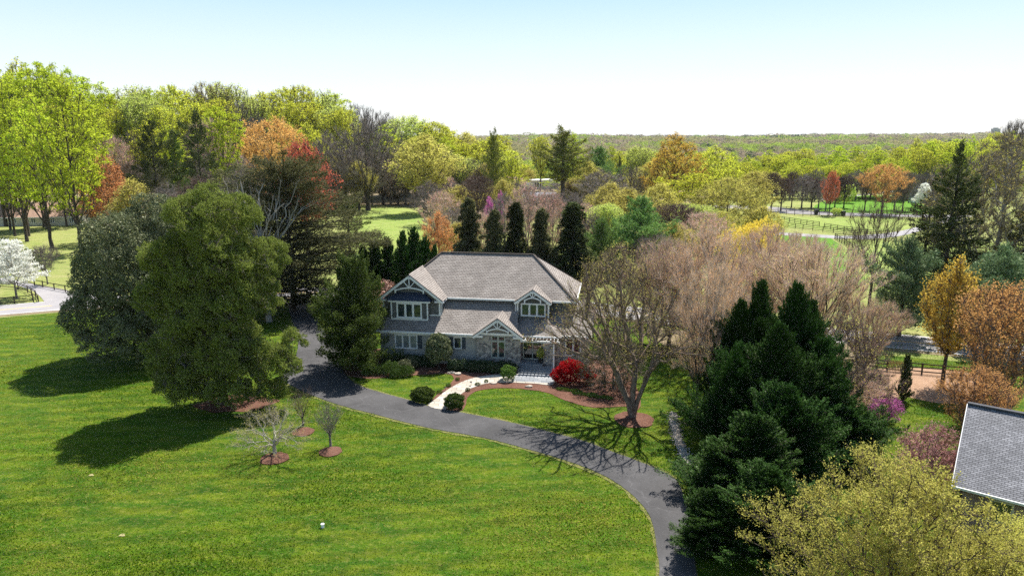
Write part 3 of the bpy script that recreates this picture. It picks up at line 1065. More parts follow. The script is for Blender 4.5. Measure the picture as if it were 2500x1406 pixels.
def build_far_buildings():
    far_house('ranch_house', 'long ranch house with pinkish roof and cream walls behind the tall trunks at left', 60, 552, 260, 10, 2.9, 3.4, 'shingle_far', 'siding_cream', .12, 6)
    far_house('garage', 'brown roofed outbuilding behind the small orange tree at left', 262, 505, 110, 11, 2.7, 3.6, 'shingle_far', 'siding_cream', -.1, 2, cat='outbuilding')
    far_house('farmhouse', 'low house with dim grey roof behind the bare trees at far right', 2262, 488, 90, 10, 2.6, 4.6, 'shingle_dim', 'siding_white', .2, 2)
    # white flat-roofed cabin on a deck
    X, Y = G(1322, 462)
    e = tag(empty('cabin', (X, Y, float(terr(X, Y))), .35), 'white boxy cabin with a flat roof standing on a raised base beyond the big pine', 'cabin')
    w = MB(); w.box(-5.2, 16, 0, 8, 1.3, 5.4); w.build('wall', M['siding_white'], e)
    r = MB(); r.box(-5.7, 16.4, -.5, 8.5, 5.41, 5.75); r.build('roof', M['white_plastic'], e)
    b = MB(); b.box(-5.0, 15.8, .2, 7.8, 0, 1.29); b.build('base', M['concrete'], e)
    for c in (-3.2, -1.9, .8):
        window(e, c - .45, c + .45, 2.2, 4.6, -.005, 1, .1)
    # grey roofed sheds in front of it
    far_house('shed', 'long low shed with a pale grey roof left of the purple bare tree', 1300, 500, 110, 9, 2.4, 2.0, 'shingle_dim', 'siding_white', -.1, 3, cat='shed')
    far_house('workshop', 'white workshop half hidden by the big pine trunk', 1420, 480, 80, 9, 3.0, 2.2, 'shingle_dim', 'siding_white', .15, 2, cat='shed')
    # office block on the horizon
    X, Y = G(2393, 600)
    X, Y = X / Y * 2900, 2900
    z0 = float(terr(X, Y))
    e = tag(empty('office_block', (X, Y, z0), .1), 'tiny pale blue office block on the horizon at right', 'office building')
    w = MB(); w.box(-14, 14, 0, 18, 0, 45); w.build('wall', M['siding_pale'], e)
    w = MB(); w.box(-9, 6, 3, 14, 45, 49); w.build('penthouse', M['siding_pale'], e)

    # neighbour's brick house at the lower right
    a = math.radians(-37)
    P = np.array([28.9, 41.0])
    e = tag(empty('neighbour_house', (P[0], P[1], 0), a), 'red brick house under a large grey slate coloured roof, cut by the right edge', 'house')
    w = MB()
    w.box(.6, 16, .6, 11.4, 0, 3.3)
    p = [(.6, .6, 3.3), (.6, 11.4, 3.3), (.6, 6, 6.55)]
    w.poly(p, [(k[1], k[2]) for k in p])
    w.build('wall', M['brick'], e)
    r = MB()
    r.slab([(0, 0, 3.2), (17, 0, 3.2), (17, 6.0, 6.95), (0, 6.0, 6.95)], .15)
    r.slab([(17, 12, 3.2), (0, 12, 3.2), (0, 6.0, 6.95), (17, 6.0, 6.95)], .15)
    ro = r.build('roof', M['shingle_grey'], e)
    c = MB(); c.bar((0, 6, 6.98), (17, 6, 6.98), .34, .10); c.build('ridge_cap', M['shingle_grey'], ro)
    g = MB(); g.bar((0, -.06, 3.1), (17, -.06, 3.1), .13, .15)
    g.bar((-.02, 0, 3.08), (-.02, 6, 6.83), .05, .2); g.bar((-.02, 12, 3.08), (-.02, 6, 6.83), .05, .2)
    g.build('gutter', M['trim'], e)
    window(e, 2.2, 3.3, 1.2, 2.6, .595, 1, .1, trim='siding_cream')
    window(e, 5.6, 7.4, 1.2, 2.6, .595, 2, .1)


build_far_buildings()


# ------------------------------------------------------------------ fences, vehicles, small things
def fence(name, pts, label, rails=3, hgt=1.35, step=2.6, mat='wood', pw=.13, rh=.12, group=None, world_pts=False):
    W = [np.array(p if world_pts else G(*p), float) for p in pts]
    z0 = .02
    e = tag(empty(name, (W[0][0], W[0][1], 0)), label, 'fence', group)
    o = W[0]
    posts = []
    rl = MB()
    for a, b in zip(W[:-1], W[1:]):
        L = np.linalg.norm(b - a)
        n = max(1, int(round(L / step)))
        q = [a + (b - a) * i / n - o for i in range(n + 1)]
        posts += q[:-1] if b is not W[-1] else q
        for i in range(n):
            for r in range(rails):
                z = hgt * (.25 + .68 * r / max(1, rails - 1))
                j = random.uniform(-.03, .03)
                rl.bar((*q[i], z + j), (*q[i + 1], z + random.uniform(-.03, .03)), .05, rh)
    if len(posts) > 100: posts = posts[:100]
    rl.build('rails', M[mat], e)
    for q in posts:
        p = MB()
        tx = random.uniform(-.03, .03)
        p.bar((q[0], q[1], 0), (q[0] + tx, q[1], hgt + random.uniform(0, .06)), pw, pw, up=(0, 1, 0))
        p.build('post', M[mat], e)
    return e


def build_fences():
    fence('rail_fence', [(1902, 538), (1940, 544), (2000, 553)], 'short dark rail fence ending at the paddock gap, upper left one of the crossing pair')
    fence('rail_fence', [(1906, 552), (1960, 560), (2060, 571), (2170, 575)], 'long dark rail fence running above the pale lane through the paddocks')
    fence('rail_fence', [(2012, 556), (2060, 564), (2118, 571)], 'dark rail fence starting right of the paddock gap')
    fence('rail_fence', [(2038, 583), (2080, 610), (2150, 655)], 'dark rail fence running diagonally towards the viewer beside the green paddock')
    fence('rail_fence', [(2038, 583), (2110, 588), (2240, 594), (2340, 600)], 'dark rail fence below the pale lane, behind the bare spreading tree')
    fence('rail_fence', [(1880, 521), (1960, 527), (2060, 531), (2240, 536)], 'dark rail fence along the near edge of the far road')
    fence('rail_fence', [(1880, 511), (1960, 517), (2060, 521), (2230, 527)], 'dark rail fence along the far edge of the far road')
    fence('rail_fence', [(2020, 500), (2070, 492), (2140, 486)], 'dark rail fence across the bright green far paddock')
    fence('rail_fence', [(2190, 524), (2230, 515), (2280, 508)], 'dark rail fence rising to the parked cars')
    fence('split_rail_fence', [(62, 690), (85, 698), (105, 702), (133, 708), (160, 713), (190, 719), (222, 727)], 'split rail fence on the far side of the side lane at left', rails=2, hgt=1.15, step=4)
    fence('split_rail_fence', [(-60, 696), (0, 702), (45, 706), (68, 714), (88, 726), (94, 738)], 'curved split rail fence round the grass corner at left', rails=2, hgt=1.15, step=3)
    fence('split_rail_fence', [(-60, 748), (0, 744), (36, 741), (82, 737)], 'split rail fence along the road edge under the white dogwood', rails=2, hgt=1.15, step=3.5)
    fence('rail_fence', [(2050, 893), (2110, 898), (2165, 905)], 'brown rail fence left of the wooden garden gate', step=2.4, hgt=1.25)
    fence('rail_fence', [(2208, 909), (2250, 913), (2350, 922), (2450, 935)], 'brown rail fence right of the wooden garden gate', step=2.4, hgt=1.25)
    a, b = np.array(G(2166, 905)), np.array(G(2206, 909))
    e = tag(empty('garden_gate', (*a, 0), math.atan2(b[1] - a[1], b[0] - a[0])), 'weathered slatted wooden garden gate between two rail fences', 'gate')
    L = float(np.linalg.norm(b - a))
    m = MB(); m.box(0, L, -.03, .03, .2, .3); m.box(0, L, -.03, .03, .95, 1.05); m.build('gate_frame', M['gate_wood'], e)
    m = MB()
    k = 0
    while k * .15 < L:
        m.box(k * .15, k * .15 + .09, -.055, -.031, .1, 1.2 + .1 * math.sin(k * .15 / L * math.pi))
        k += 1
    m.build('slats', M['gate_wood'], e)


build_fences()


def car(px, py, rot, mat, label):
    X, Y = G(px, py)
    e = tag(empty('parked_car', (X, Y, .02), rot), label, 'car', 'cars parked by the far house')
    b = MB()
    prof = [(-2.2, .35), (2.2, .35), (2.25, .8), (1.3, .95), (-2.1, .98), (-2.25, .7)]
    cabin = [(-1.7, .97), (1.0, .95), (.35, 1.45), (-1.3, 1.48)]

    def ext(mb, pr, w):
        n = len(pr)
        mb.poly([(x, -w, z) for x, z in pr]); mb.poly([(x, w, z) for x, z in pr[::-1]])
        for i in range(n):
            j = (i + 1) % n
            mb.poly([(pr[i][0], -w, pr[i][1]), (pr[i][0], w, pr[i][1]), (pr[j][0], w, pr[j][1]), (pr[j][0], -w, pr[j][1])])
    ext(b, prof, .9)
    b.build('body', M[mat], e)
    g = MB(); ext(g, cabin, .78); g.build('window', M['glass'], e)
    r = MB(); r.box(-1.32, .37, -.76, .76, 1.46, 1.52); r.build('roof', M[mat], e)
    for x in (-1.4, 1.4):
        for y in (-.9, .9):
            t = MB(); t.cyl((x, y - .1, .33), (x, y + .1, .33), .33, .33, 12); t.build('wheel', M['tyre'], e)
    for y in (-.6, .6):
        t = MB(); t.box(2.2, 2.27, y - .2, y + .2, .6, .74); t.build('headlight', M['white_plastic'], e)


car(2227, 497, 1.4, 'car_silver', 'silver car parked beside the blue car, left one of the pair')
car(2247, 498, 1.5, 'car_dark', 'dark blue car parked right of the silver car')


def bin_(px, py, label):
    X, Y = G(px, py)
    e = tag(empty('wheelie_bin', (X, Y, .03)), label, 'bin', 'bins along the far road')
    b = MB(); b.poly([(-.45, -.45, .1), (.45, -.45, .1), (.6, -.6, 1.6), (-.6, -.6, 1.6)]); b.poly([(.45, -.45, .1), (.45, .45, .1), (.6, .6, 1.6), (.6, -.6, 1.6)])
    b.poly([(.45, .45, .1), (-.45, .45, .1), (-.6, .6, 1.6), (.6, .6, 1.6)]); b.poly([(-.45, .45, .1), (-.45, -.45, .1), (-.6, -.6, 1.6), (-.6, .6, 1.6)])
    b.build('body', M['black_plastic'], e)
    l = MB(); l.box(-.64, .64, -.66, .64, 1.6, 1.7); l.build('lid', M['black_plastic'], e)


bin_(1992, 524, 'black bin standing on the far road below the bare trees')
bin_(2058, 528, 'black bin at the paddock fence, right of the other bin')

# white clean-out cap in the front lawn
X, Y = G(788, 1287)
e = tag(empty('pipe_cap', (X, Y, .004)), 'small white capped pipe sticking out of the front lawn', 'pipe')
p = MB(); p.cyl((0, 0, 0), (0, 0, .22), .10, .10, 16); p.build('pipe', M['white_plastic'], e)
p = MB(); p.cyl((0, 0, .221), (0, 0, .27), .125, .12, 16); p.box(-.03, .03, -.03, .03, .27, .30); p.build('cap', M['white_plastic'], e)


def rock(px, py, s, label):
    X, Y = G(px, py)
    rg = np.random.default_rng(int(px * 7 + py))
    import bmesh
    bm = bmesh.new()
    bmesh.ops.create_icosphere(bm, subdivisions=2, radius=1)
    ph = rg.uniform(0, 6, 6)
    for v in bm.verts:
        c = v.co
        k = 1 + .22 * math.sin(3 * c.x + ph[0]) + .18 * math.sin(4 * c.y + ph[1]) + .12 * math.sin(7 * c.z + ph[2])
        v.co = Vector((c.x * s * 1.3 * k, c.y * s * k, c.z * s * .55 * k))
    me = bpy.data.meshes.new('garden_rock')
    bm.to_mesh(me)
    me.materials.append(M['rock'])
    o = link('garden_rock', me)
    o.location = (X, Y, s * .25)
    tag(o, label, 'rock')


rock(1102, 911, .30, 'tan garden rock at the top of the left mulch bed, left of two')
rock(1117, 914, .30, 'tan garden rock at the top of the left mulch bed, right of two')
rock(1205, 937, .25, 'small flat tan rock in the mulch below the walk, left of the round boxwood')
rock(1290, 945, .30, 'small flat tan rock in the mulch right of the round boxwood')


def path_light(px, py, label):
    X, Y = G(px, py)
    e = tag(empty('path_light', (X, Y, .02)), label, 'path light')
    a = MB(); a.cyl((0, 0, 0), (0, 0, .42), .018, .015, 6); a.build('stem', M['black_plastic'], e)
    a = MB(); a.cyl((0, 0, .42), (0, 0, .52), .14, .03, 12); a.build('shade', M['black_plastic'], e)


path_light(1087, 955, 'small black path light in the mulch left of the front walk')
path_light(1150, 942, 'small black path light in the mulch right of the front walk bend')


# ------------------------------------------------------------------ plants: generators
def unit(v):
    return v / np.maximum(np.linalg.norm(v, axis=-1, keepdims=True), 1e-9)


def diamonds(C, A, Nn, L, W, fat=.5):
    """leaf shaped quads"""
    A = unit(A)
    B = unit(np.cross(A, Nn))
    L = np.broadcast_to(L, (len(C),))[:, None]
    W = np.broadcast_to(W, (len(C),))[:, None]
    m = C + A * L * (fat - .5)
    V = np.stack([C - A * L / 2, m + B * W / 2, C + A * L / 2, m - B * W / 2], 1).reshape(-1, 3)
    F = np.arange(len(V)).reshape(-1, 4)
    return V, F


def ribbons(P, D, L, w, rg):
    """thin tapering twigs as single triangles"""
    S = unit(np.cross(D, rg.normal(size=D.shape)))
    L = np.broadcast_to(L, (len(P),))[:, None]
    V = np.stack([P - S * w / 2, P + S * w / 2, P + unit(D) * L], 1).reshape(-1, 3)
    return V, np.arange(len(V)).reshape(-1, 3)


PROF = {
    'round': lambda t: np.sqrt(np.clip(1 - (2 * t - 1) ** 2, 0, 1)),
    'oval': lambda t: np.sin(np.pi * np.clip(t, 0, 1) ** .8) ** .75,
    'vase': lambda t: np.clip(t, 0, 1) ** .75 * np.sqrt(np.clip(1 - np.clip((t - .62) / .38, 0, 1) ** 2, 0, 1)) * 1.0 + .08,
    'dome': lambda t: np.sqrt(np.clip(1 - t ** 2, 0, 1)) * np.clip(t * 5 + .35, 0, 1),
    'column': lambda t: np.clip(t * 4, 0, 1) ** .5 * np.sqrt(np.clip(1 - np.clip((t - .5) / .5, 0, 1) ** 2, 0, 1)),
    'flat': lambda t: np.clip(.25 + t * 1.2, 0, 1) * np.sqrt(np.clip(1 - np.clip((t - .55) / .45, 0, 1) ** 2.5, 0, 1)),
}


def skeleton(rg, h, rc, zb, n, prof='oval', bf=.45, stems=None, center=(0, 0), lump=.22, shell=.45, seg=1.1, leader=.7, jit=.12):
    nodes = [np.array([0., 0, 0])]
    par = [-1]
    pl = [0.0]
    if stems is None:
        stems = [[(center[0] * .3, center[1] * .3, zb * .6), (center[0] * .6, center[1] * .6, zb), (center[0], center[1], zb + (h - zb) * leader)]]
    for st in stems:
        last = 0
        for p in st:
            p = np.array(p, float)
            a = nodes[last].copy()
            d = np.linalg.norm(p - a)
            k = max(1, int(d / seg))
            for i in range(1, k + 1):
                q = a + (p - a) * i / k + rg.normal(size=3) * jit * .5 * (1 if i < k else 0)
                nodes.append(q); par.append(last); pl.append(pl[last] + np.linalg.norm(q - nodes[last])); last = len(nodes) - 1
    # targets in the crown
    T = rg.random(n * 3)
    prf = PROF[prof](T)
    keep = rg.random(n * 3) < prf ** 1.5 + .1
    T = T[keep][:n]
    prf = PROF[prof](T)
    az = rg.uniform(0, 2 * np.pi, len(T))
    ph = rg.uniform(0, 6.28, 8)
    bump = 1 + lump * (np.sin(2 * az + ph[0] + 4 * T) + np.sin(3 * az + ph[1] - 6 * T) * .8 + np.sin(5 * az + ph[2] + 9 * T) * .6) / 1.6
    rr = rc * prf * bump * rg.random(len(T)) ** shell
    z = zb + (h - zb) * T
    Q = np.stack([center[0] + rr * np.cos(az), center[1] + rr * np.sin(az), z], 1)
    trunk_pt = nodes[min(len(nodes) - 1, 3)]
    order = np.argsort(np.linalg.norm(Q - np.array([center[0] * .6, center[1] * .6, zb]), axis=1))
    cap = len(nodes) + len(Q) * 12
    NP = np.zeros((cap, 3)); NP[:len(nodes)] = nodes
    PL = np.zeros(cap); PL[:len(nodes)] = pl
    PA = np.full(cap, -1); PA[:len(nodes)] = par
    cnt = len(nodes)
    nroot = cnt
    zmin = zb * .55
    block = np.zeros(cap); block[:cnt] = np.where(NP[:cnt, 2] < zmin, 1e3, 0)
    for i in order:
        q = Q[i]
        d = q - NP[:cnt]
        dist = np.sqrt((d ** 2).sum(1))
        cost = dist + bf * PL[:cnt] + block[:cnt] + np.where(d[:, 2] < 0, .9 * dist, 0)
        j = int(np.argmin(cost))
        L = dist[j]
        k = max(1, min(11, int(L / seg)))
        a = NP[j].copy()
        pd = a - NP[PA[j]] if PA[j] >= 0 else np.array([0, 0, 1.])
        pd = pd / max(np.linalg.norm(pd), 1e-6)
        ctrl = a + pd * L * .28 + np.array([0, 0, .06 * L])
        last = j
        for s in range(1, k + 1):
            if cnt >= cap: break
            t = s / k
            p = (1 - t) ** 2 * a + 2 * t * (1 - t) * ctrl + t * t * q
            if s < k: p = p + rg.normal(size=3) * jit
            NP[cnt] = p; PA[cnt] = last
            PL[cnt] = PL[last] + np.linalg.norm(p - NP[last])
            last = cnt
            cnt += 1
    NP, PA = NP[:cnt], PA[:cnt]
    w = np.ones(cnt)
    kids = np.zeros(cnt, int)
    for i in range(cnt - 1, 0, -1):
        w[PA[i]] += w[i]
        kids[PA[i]] += 1
    return NP, PA, w, kids, nroot


def tubes(NP, PA, R, sides=5, rcut=0.0):
    idx = np.where((PA >= 0) & (R >= rcut))[0]
    A, B = NP[PA[idx]], NP[idx]
    ra, rb = np.minimum(R[PA[idx]], R[idx] * 1.35), R[idx]
    d = unit(B - A)
    ref = np.where(np.abs(d[:, 2:3]) > .9, np.array([[1., 0, 0]]), np.array([[0, 0, 1.]]))
    s = unit(np.cross(d, ref))
    t = np.cross(d, s)
    an = np.arange(sides) / sides * 2 * np.pi
    c, sn = np.cos(an)[None, :, None], np.sin(an)[None, :, None]
    ring = s[:, None] * c + t[:, None] * sn
    VA = (A - d * ra[:, None] * .3)[:, None] + ring * ra[:, None, None]
    VB = B[:, None] + ring * rb[:, None, None]
    V = np.concatenate([VA, VB], 1).reshape(-1, 3)
    m = len(idx)
    base = (np.arange(m) * 2 * sides)[:, None]
    i = np.arange(sides)[None, :]
    j = (i + 1) % sides
    F = np.stack([base + i, base + j, base + sides + j, base + sides + i], -1).reshape(-1, 4)
    return V, F


class Proto:
    """meshes of one plant in metres, with its own height and width"""

    def __init__(self, parts, h, w):
        self.parts, self.h, self.w = parts, h, w


def deciduous(seed, h, w, zb, n=450, prof='oval', bark='bark', leaf='lf_bright', leaves=9000, lsize=.38, lspread=.45, twig='twig_brown', twigs=0, tlen=.9, tw=.04, rb=None,
              sub=0, budson=0.0, sides=5, stems=None, center=(0, 0), layered=.0, upward=.35, lasp=.6, rmin=.010, rexp=.47, **kw):
    rg = np.random.default_rng(seed)
    NP, PA, W, K, nroot = skeleton(rg, h, w / 2, zb, n, prof, stems=stems, center=center, **kw)
    rb = rb or h * .016 + .06
    R = rb * (W / W.max()) ** rexp
    R = np.maximum(R, rmin)
    flare = 1 + .5 * np.exp(-NP[:, 2] / .5)
    R = R * flare
    V, F = tubes(NP, PA, R, sides, .012)
    parts = [('trunk', np_mesh('trunk', V, [F], [M[bark]], smooth=True))]
    CV, CF, off = [], [], 0
    polys3, polys4 = [], []
    tips = np.where((W < W.max() * .02) & (PA >= 0) & (NP[:, 2] > zb * .8))[0]
    if len(tips) == 0: tips = np.arange(nroot, len(NP))
    D = unit(NP[tips] - NP[PA[tips]])
    mats, mi = [], []
    vs = []
    if twigs:
        k = rg.integers(0, len(tips), twigs)
        P = NP[tips[k]] - D[k] * rg.random((twigs, 1)) * .8
        dr = unit(D[k] + rg.normal(size=(twigs, 3)) * .55 + np.array([0, 0, upward]))
        L = rg.uniform(.5, 1.2, twigs) * tlen
        v, f = ribbons(P, dr, L, tw, rg)
        vs.append(v); polys3.append(f + off); off += len(v)
        tipP, tipD = P + dr * L[:, None], dr
        if sub:
            k2 = rg.integers(0, twigs, sub)
            s_ = rg.random((sub, 1)) * .8 + .15
            P2 = P[k2] + dr[k2] * L[k2][:, None] * s_
            d2 = unit(dr[k2] + rg.normal(size=(sub, 3)) * .7 + np.array([0, 0, upward * .7]))
            L2 = rg.uniform(.25, .6, sub) * tlen
            v, f = ribbons(P2, d2, L2, tw * .75, rg)
            vs.append(v); polys3.append(f + off); off += len(v)
            tipP, tipD = np.vstack([tipP, P2 + d2 * L2[:, None]]), np.vstack([tipD, d2])
        mats.append(M[twig])
    n3 = sum(len(p) for p in polys3)
    if leaves:
        if twigs and budson > 0:
            k = rg.integers(0, len(tipP), leaves)
            C = tipP[k] - tipD[k] * (rg.random((leaves, 1)) ** 1.5) * tlen * .6 + rg.normal(size=(leaves, 3)) * lspread * budson
            A = tipD[k] + rg.normal(size=(leaves, 3)) * .8
        else:
            k = rg.integers(0, len(tips), leaves)
            sp = np.array([1, 1, 1 - layered])
            C = NP[tips[k]] + rg.normal(size=(leaves, 3)) * lspread * sp + np.array([0, 0, .1])
            A = rg.normal(size=(leaves, 3)) * np.array([1, 1, .5])
        nn = rg.normal(size=(leaves, 3)) + np.array([0, 0, .9])
        s = lsize * rg.uniform(.6, 1.35, leaves)
        v, f = diamonds(C, A, nn, s, s * lasp)
        vs.append(v); polys4.append(f + off); off += len(v)
        mats.append(M[leaf])
    if vs:
        mi = [0] * n3 + [len(mats) - 1] * sum(len(p) for p in polys4)
        parts.append(('crown', np_mesh('crown', np.vstack(vs), polys3 + polys4, mats, midx=mi)))
    return Proto(parts, h, w)


def conifer(seed, h, w, leaf='nd_leyland', bark='bark', nb=170, per=60, z0=.06, asc=.5, droop=0.0, size=.42, prof=None, rb=None, asp=.38, top_asc=1.0, spread=.45, inner=.15,
            tuft=False, lump=.18, ragged=.25, spires=None, gap=0.0, fin=.25):
    """trunk with whorls of branches, each carrying sprays"""
    rg = np.random.default_rng(seed)
    prof = prof or (lambda t: (1 - t) ** .75)
    rb = rb or h * .014 + .05
    zt = np.linspace(0, h * .97, 14)
    NP = np.stack([rg.normal(size=14) * .03 * h / 14, rg.normal(size=14) * .03 * h / 14, zt], 1)
    NP[0, :2] = 0
    PA = np.arange(-1, 13)
    R = rb * (1 - zt / h) + .02
    nodes, pars, rads = [NP], [PA], [R]
    t = z0 + (1 - z0) * (np.arange(nb) + rg.random(nb)) / nb
    t = t[t < .985]
    nb = len(t)
    az = np.arange(nb) * 2.39996 + rg.normal(size=nb) * .3
    ph = rg.uniform(0, 6.28, 4)
    L = w / 2 * prof(t) * (1 + lump * (np.sin(2 * az + ph[0] + 5 * t) + .8 * np.sin(3 * az + ph[1] - 7 * t) + .7 * np.sin(11 * t + ph[2]))) * (1 - ragged * rg.random(nb)) + .15
    el = asc + (top_asc - asc) * t ** 2 + rg.normal(size=nb) * .12
    L *= (w / 2) / np.percentile(L * np.cos(el), 96)
    if gap > 0:
        L = np.where(rg.random(nb) < gap, L * .35, L)
    dirs = np.stack([np.cos(az) * np.cos(el), np.sin(az) * np.cos(el), np.sin(el)], 1)
    zz = t * h
    Bx = np.interp(zz, zt, NP[:, 0]); By = np.interp(zz, zt, NP[:, 1])
    base = np.stack([Bx, By, zz], 1)
    # branch wood
    k = 4
    bn, bp, br = [], [], []
    cnt = 14
    for i in range(nb):
        if L[i] < .4: continue
        par = int(np.clip(np.searchsorted(zt, zz[i]) - 1, 0, 13))
        start = cnt
        for s in range(k + 1):
            q = s / k
            p = base[i] + dirs[i] * L[i] * q + np.array([0, 0, -droop * L[i] * q * q + .04 * q * L[i]])
            bn.append(p); bp.append(par if s == 0 else cnt - 1)
            br.append(max(.008, (.02 + .012 * L[i]) * (1 - q * .8)))
            cnt += 1
    if bn:
        nodes.append(np.array(bn)); pars.append(np.array(bp)); rads.append(np.array(br))
    AN, AP, AR = np.vstack(nodes), np.concatenate(pars), np.concatenate(rads)
    # first node of each branch is not linked by a tube
    first = np.zeros(len(AN), bool)
    first[14:] = AP[14:] < 14
    AP2 = AP.copy(); AP2[first] = -1
    V, F = tubes(AN, AP2, AR, 5)
    parts = [('trunk', np_mesh('trunk', V, [F], [M[bark]], smooth=True))]
    tot = int(per * nb)
    p_ = L ** 1.15 / (L ** 1.15).sum()
    bi = rg.choice(nb, tot, p=p_)
    s = 1 - (1 - inner) * rg.random(tot) ** 1.35
    B = base[bi]; Dv = dirs[bi]; Lb = L[bi][:, None]
    up = np.array([0, 0, 1.])
    side = unit(np.cross(Dv, up))
    lat = rg.normal(size=(tot, 1))
    q = s[:, None]
    C = B + Dv * Lb * q + up * (-droop * Lb * q * q + .04 * q * Lb) + side * lat * spread * (.25 + .18 * Lb) * (1.25 - q) + up * rg.normal(size=(tot, 1)) * spread * .32
    if tuft:
        A = unit(Dv * .7 + rg.normal(size=(tot, 3)) * .8 + up * .45)
        nn = rg.normal(size=(tot, 3))
    else:
        A = unit(Dv + side * np.sign(lat) * rg.uniform(.2, 1.0, (tot, 1)) + up * (.25 - droop * 1.2 * q) + rg.normal(size=(tot, 3)) * .25)
        nn = up + rg.normal(size=(tot, 3)) * .6
    sz = size * rg.uniform(.6, 1.35, tot)
    v, f = diamonds(C, A, nn, sz, sz * asp, .42)
    # a fin along each spray so that it is not a flat card from the side
    kf = int(tot * fin)
    v2, f2 = diamonds(C[:kf], A[:kf], np.cross(A[:kf], nn[:kf]), sz[:kf], sz[:kf] * asp * .8, .42)
    parts.append(('crown', np_mesh('crown', np.vstack([v, v2]), [f, f2 + len(v)], [M[leaf]])))
    return Proto(parts, h, w)


def lobed(seed, lobes, leaf, n, size, bark='bark', trunk=None, inward=.16, asp=.55, tilt=.7, up=.25, name='foliage', low=-.75, rb=.25, branches=True, part='crown', clump=0, inner=0, gaps=0.0, gsc=1.0, wood=0):
    """evergreen mass: leaf sprays over the skins of several lobes"""
    rg = np.random.default_rng(seed)
    Lb = np.array(lobes, float)
    area = (Lb[:, 3] * Lb[:, 4] + Lb[:, 4] * Lb[:, 5] + Lb[:, 3] * Lb[:, 5])
    i = rg.choice(len(Lb), int(n * (1.9 + 1.2 * (gaps > 0))), p=area / area.sum())
    d = unit(rg.normal(size=(len(i), 3)))
    ph = rg.uniform(0, 6.28, (len(Lb), 4))
    f = 1 + .09 * np.sin(4 * np.arctan2(d[:, 1], d[:, 0]) + ph[i, 0] + 3 * d[:, 2]) + .08 * np.sin(9 * d[:, 2] + ph[i, 1] + 2 * d[:, 0] * 3) + .06 * np.sin(13 * d[:, 0] + 11 * d[:, 1] + ph[i, 2])
    r = f * (1 - np.abs(rg.normal(size=len(i))) * inward)
    C = Lb[i, :3] + d * Lb[i, 3:6] * r[:, None]
    ok = (d[:, 2] > low) & (C[:, 2] > .02)
    for k in range(len(Lb)):
        q = (C - Lb[k, :3]) / Lb[k, 3:6]
        ok &= ((q ** 2).sum(1) > .62) | (i == k)
    if gaps > 0:
        q = C * gsc
        f3 = np.sin(q[:, 0] * 2.1 + 1.7 * np.sin(q[:, 2] * 1.3)) + np.sin(q[:, 1] * 2.3 + 1.5 * np.sin(q[:, 0] * 1.1 + 2)) + np.sin(q[:, 2] * 2.9 + 1.3 * np.sin(q[:, 1] * 1.7 + 1)) + .9 * np.sin(q[:, 0] * 5.3 + q[:, 2] * 4.1) + rg.normal(size=len(q)) * .35
        ok &= f3 > np.quantile(f3, gaps)
    C, d, i = C[ok][:n], d[ok][:n], i[ok][:n]
    m = len(C)
    nn = unit(d / Lb[i, 3:6] * Lb[i, 3:6].min() + rg.normal(size=(m, 3)) * tilt)
    A = unit(np.cross(nn, rg.normal(size=(m, 3)))) + d * .4 + np.array([0, 0, up])
    sz = size * rg.uniform(.6, 1.4, m)
    v, fc = diamonds(C, A, nn, sz, sz * asp)
    parts = []
    if trunk is not None:
        zt = trunk
        nodes = [np.array([0, 0, 0.]), np.array([0, 0, zt * .5]), np.array([0, 0, zt])]
        par = [-1, 0, 1]
        rad = [rb * 1.3, rb, rb * .6]
        for l in (Lb if len(Lb) < 30 else Lb[Lb[:, 3] > np.sort(Lb[:, 3])[-16]]):
            a = len(nodes)
            sp = np.array([0, 0, min(zt, max(.3, l[2] * .55))])
            nodes += [sp, sp * .45 + l[:3] * .55 + np.array([0, 0, -.15]), l[:3] + np.array([0, 0, l[5] * .5])]
            par += [-1, a, a + 1]
            rad += [rb * .45, rb * .3, rb * .1]
        V, F = tubes(np.array(nodes), np.array(par), np.array(rad), 7)
        parts.append(('trunk', np_mesh('trunk', V, [F], [M[bark]], smooth=True)))
    if inner:
        big = Lb[Lb[:, 3] > 1.0]
        k = rg.choice(len(big), inner, p=(big[:, 3] ** 2) / (big[:, 3] ** 2).sum())
        d2 = unit(rg.normal(size=(inner, 3)))
        C2 = big[k, :3] + d2 * big[k, 3:6] * rg.uniform(.35, .8, (inner, 1))
        ok2 = C2[:, 2] > .1
        C2 = C2[ok2]
        m2 = len(C2)
        s2 = size * 2.2 * rg.uniform(.6, 1.3, m2)
        v2, f2 = diamonds(C2, rg.normal(size=(m2, 3)), rg.normal(size=(m2, 3)), s2, s2 * .6)
        fc = np.vstack([fc, f2 + len(v)])
        v = np.vstack([v, v2])
    if wood:
        k = rg.integers(0, m, wood)
        P0 = C[k] - d[k] * rg.uniform(.3, 1.2, (wood, 1))
        v3, f3_ = ribbons(P0, d[k] + rg.normal(size=(wood, 3)) * .6 + np.array([0, 0, .3]), rg.uniform(.8, 1.9, wood), .035, rg)
        parts.append((part, np_mesh(part, np.vstack([v, v3]), [fc, f3_ + len(v)], [M[leaf], M['twig_grey']], midx=[0] * len(fc) + [1] * len(f3_))))
    else:
        parts.append((part, np_mesh(part, v, [fc], [M[leaf]])))
    hh = (Lb[:, 2] + Lb[:, 5]).max()
    ww = (Lb[:, 0] + Lb[:, 3]).max() - (Lb[:, 0] - Lb[:, 3]).min()
    return Proto(parts, hh, ww)


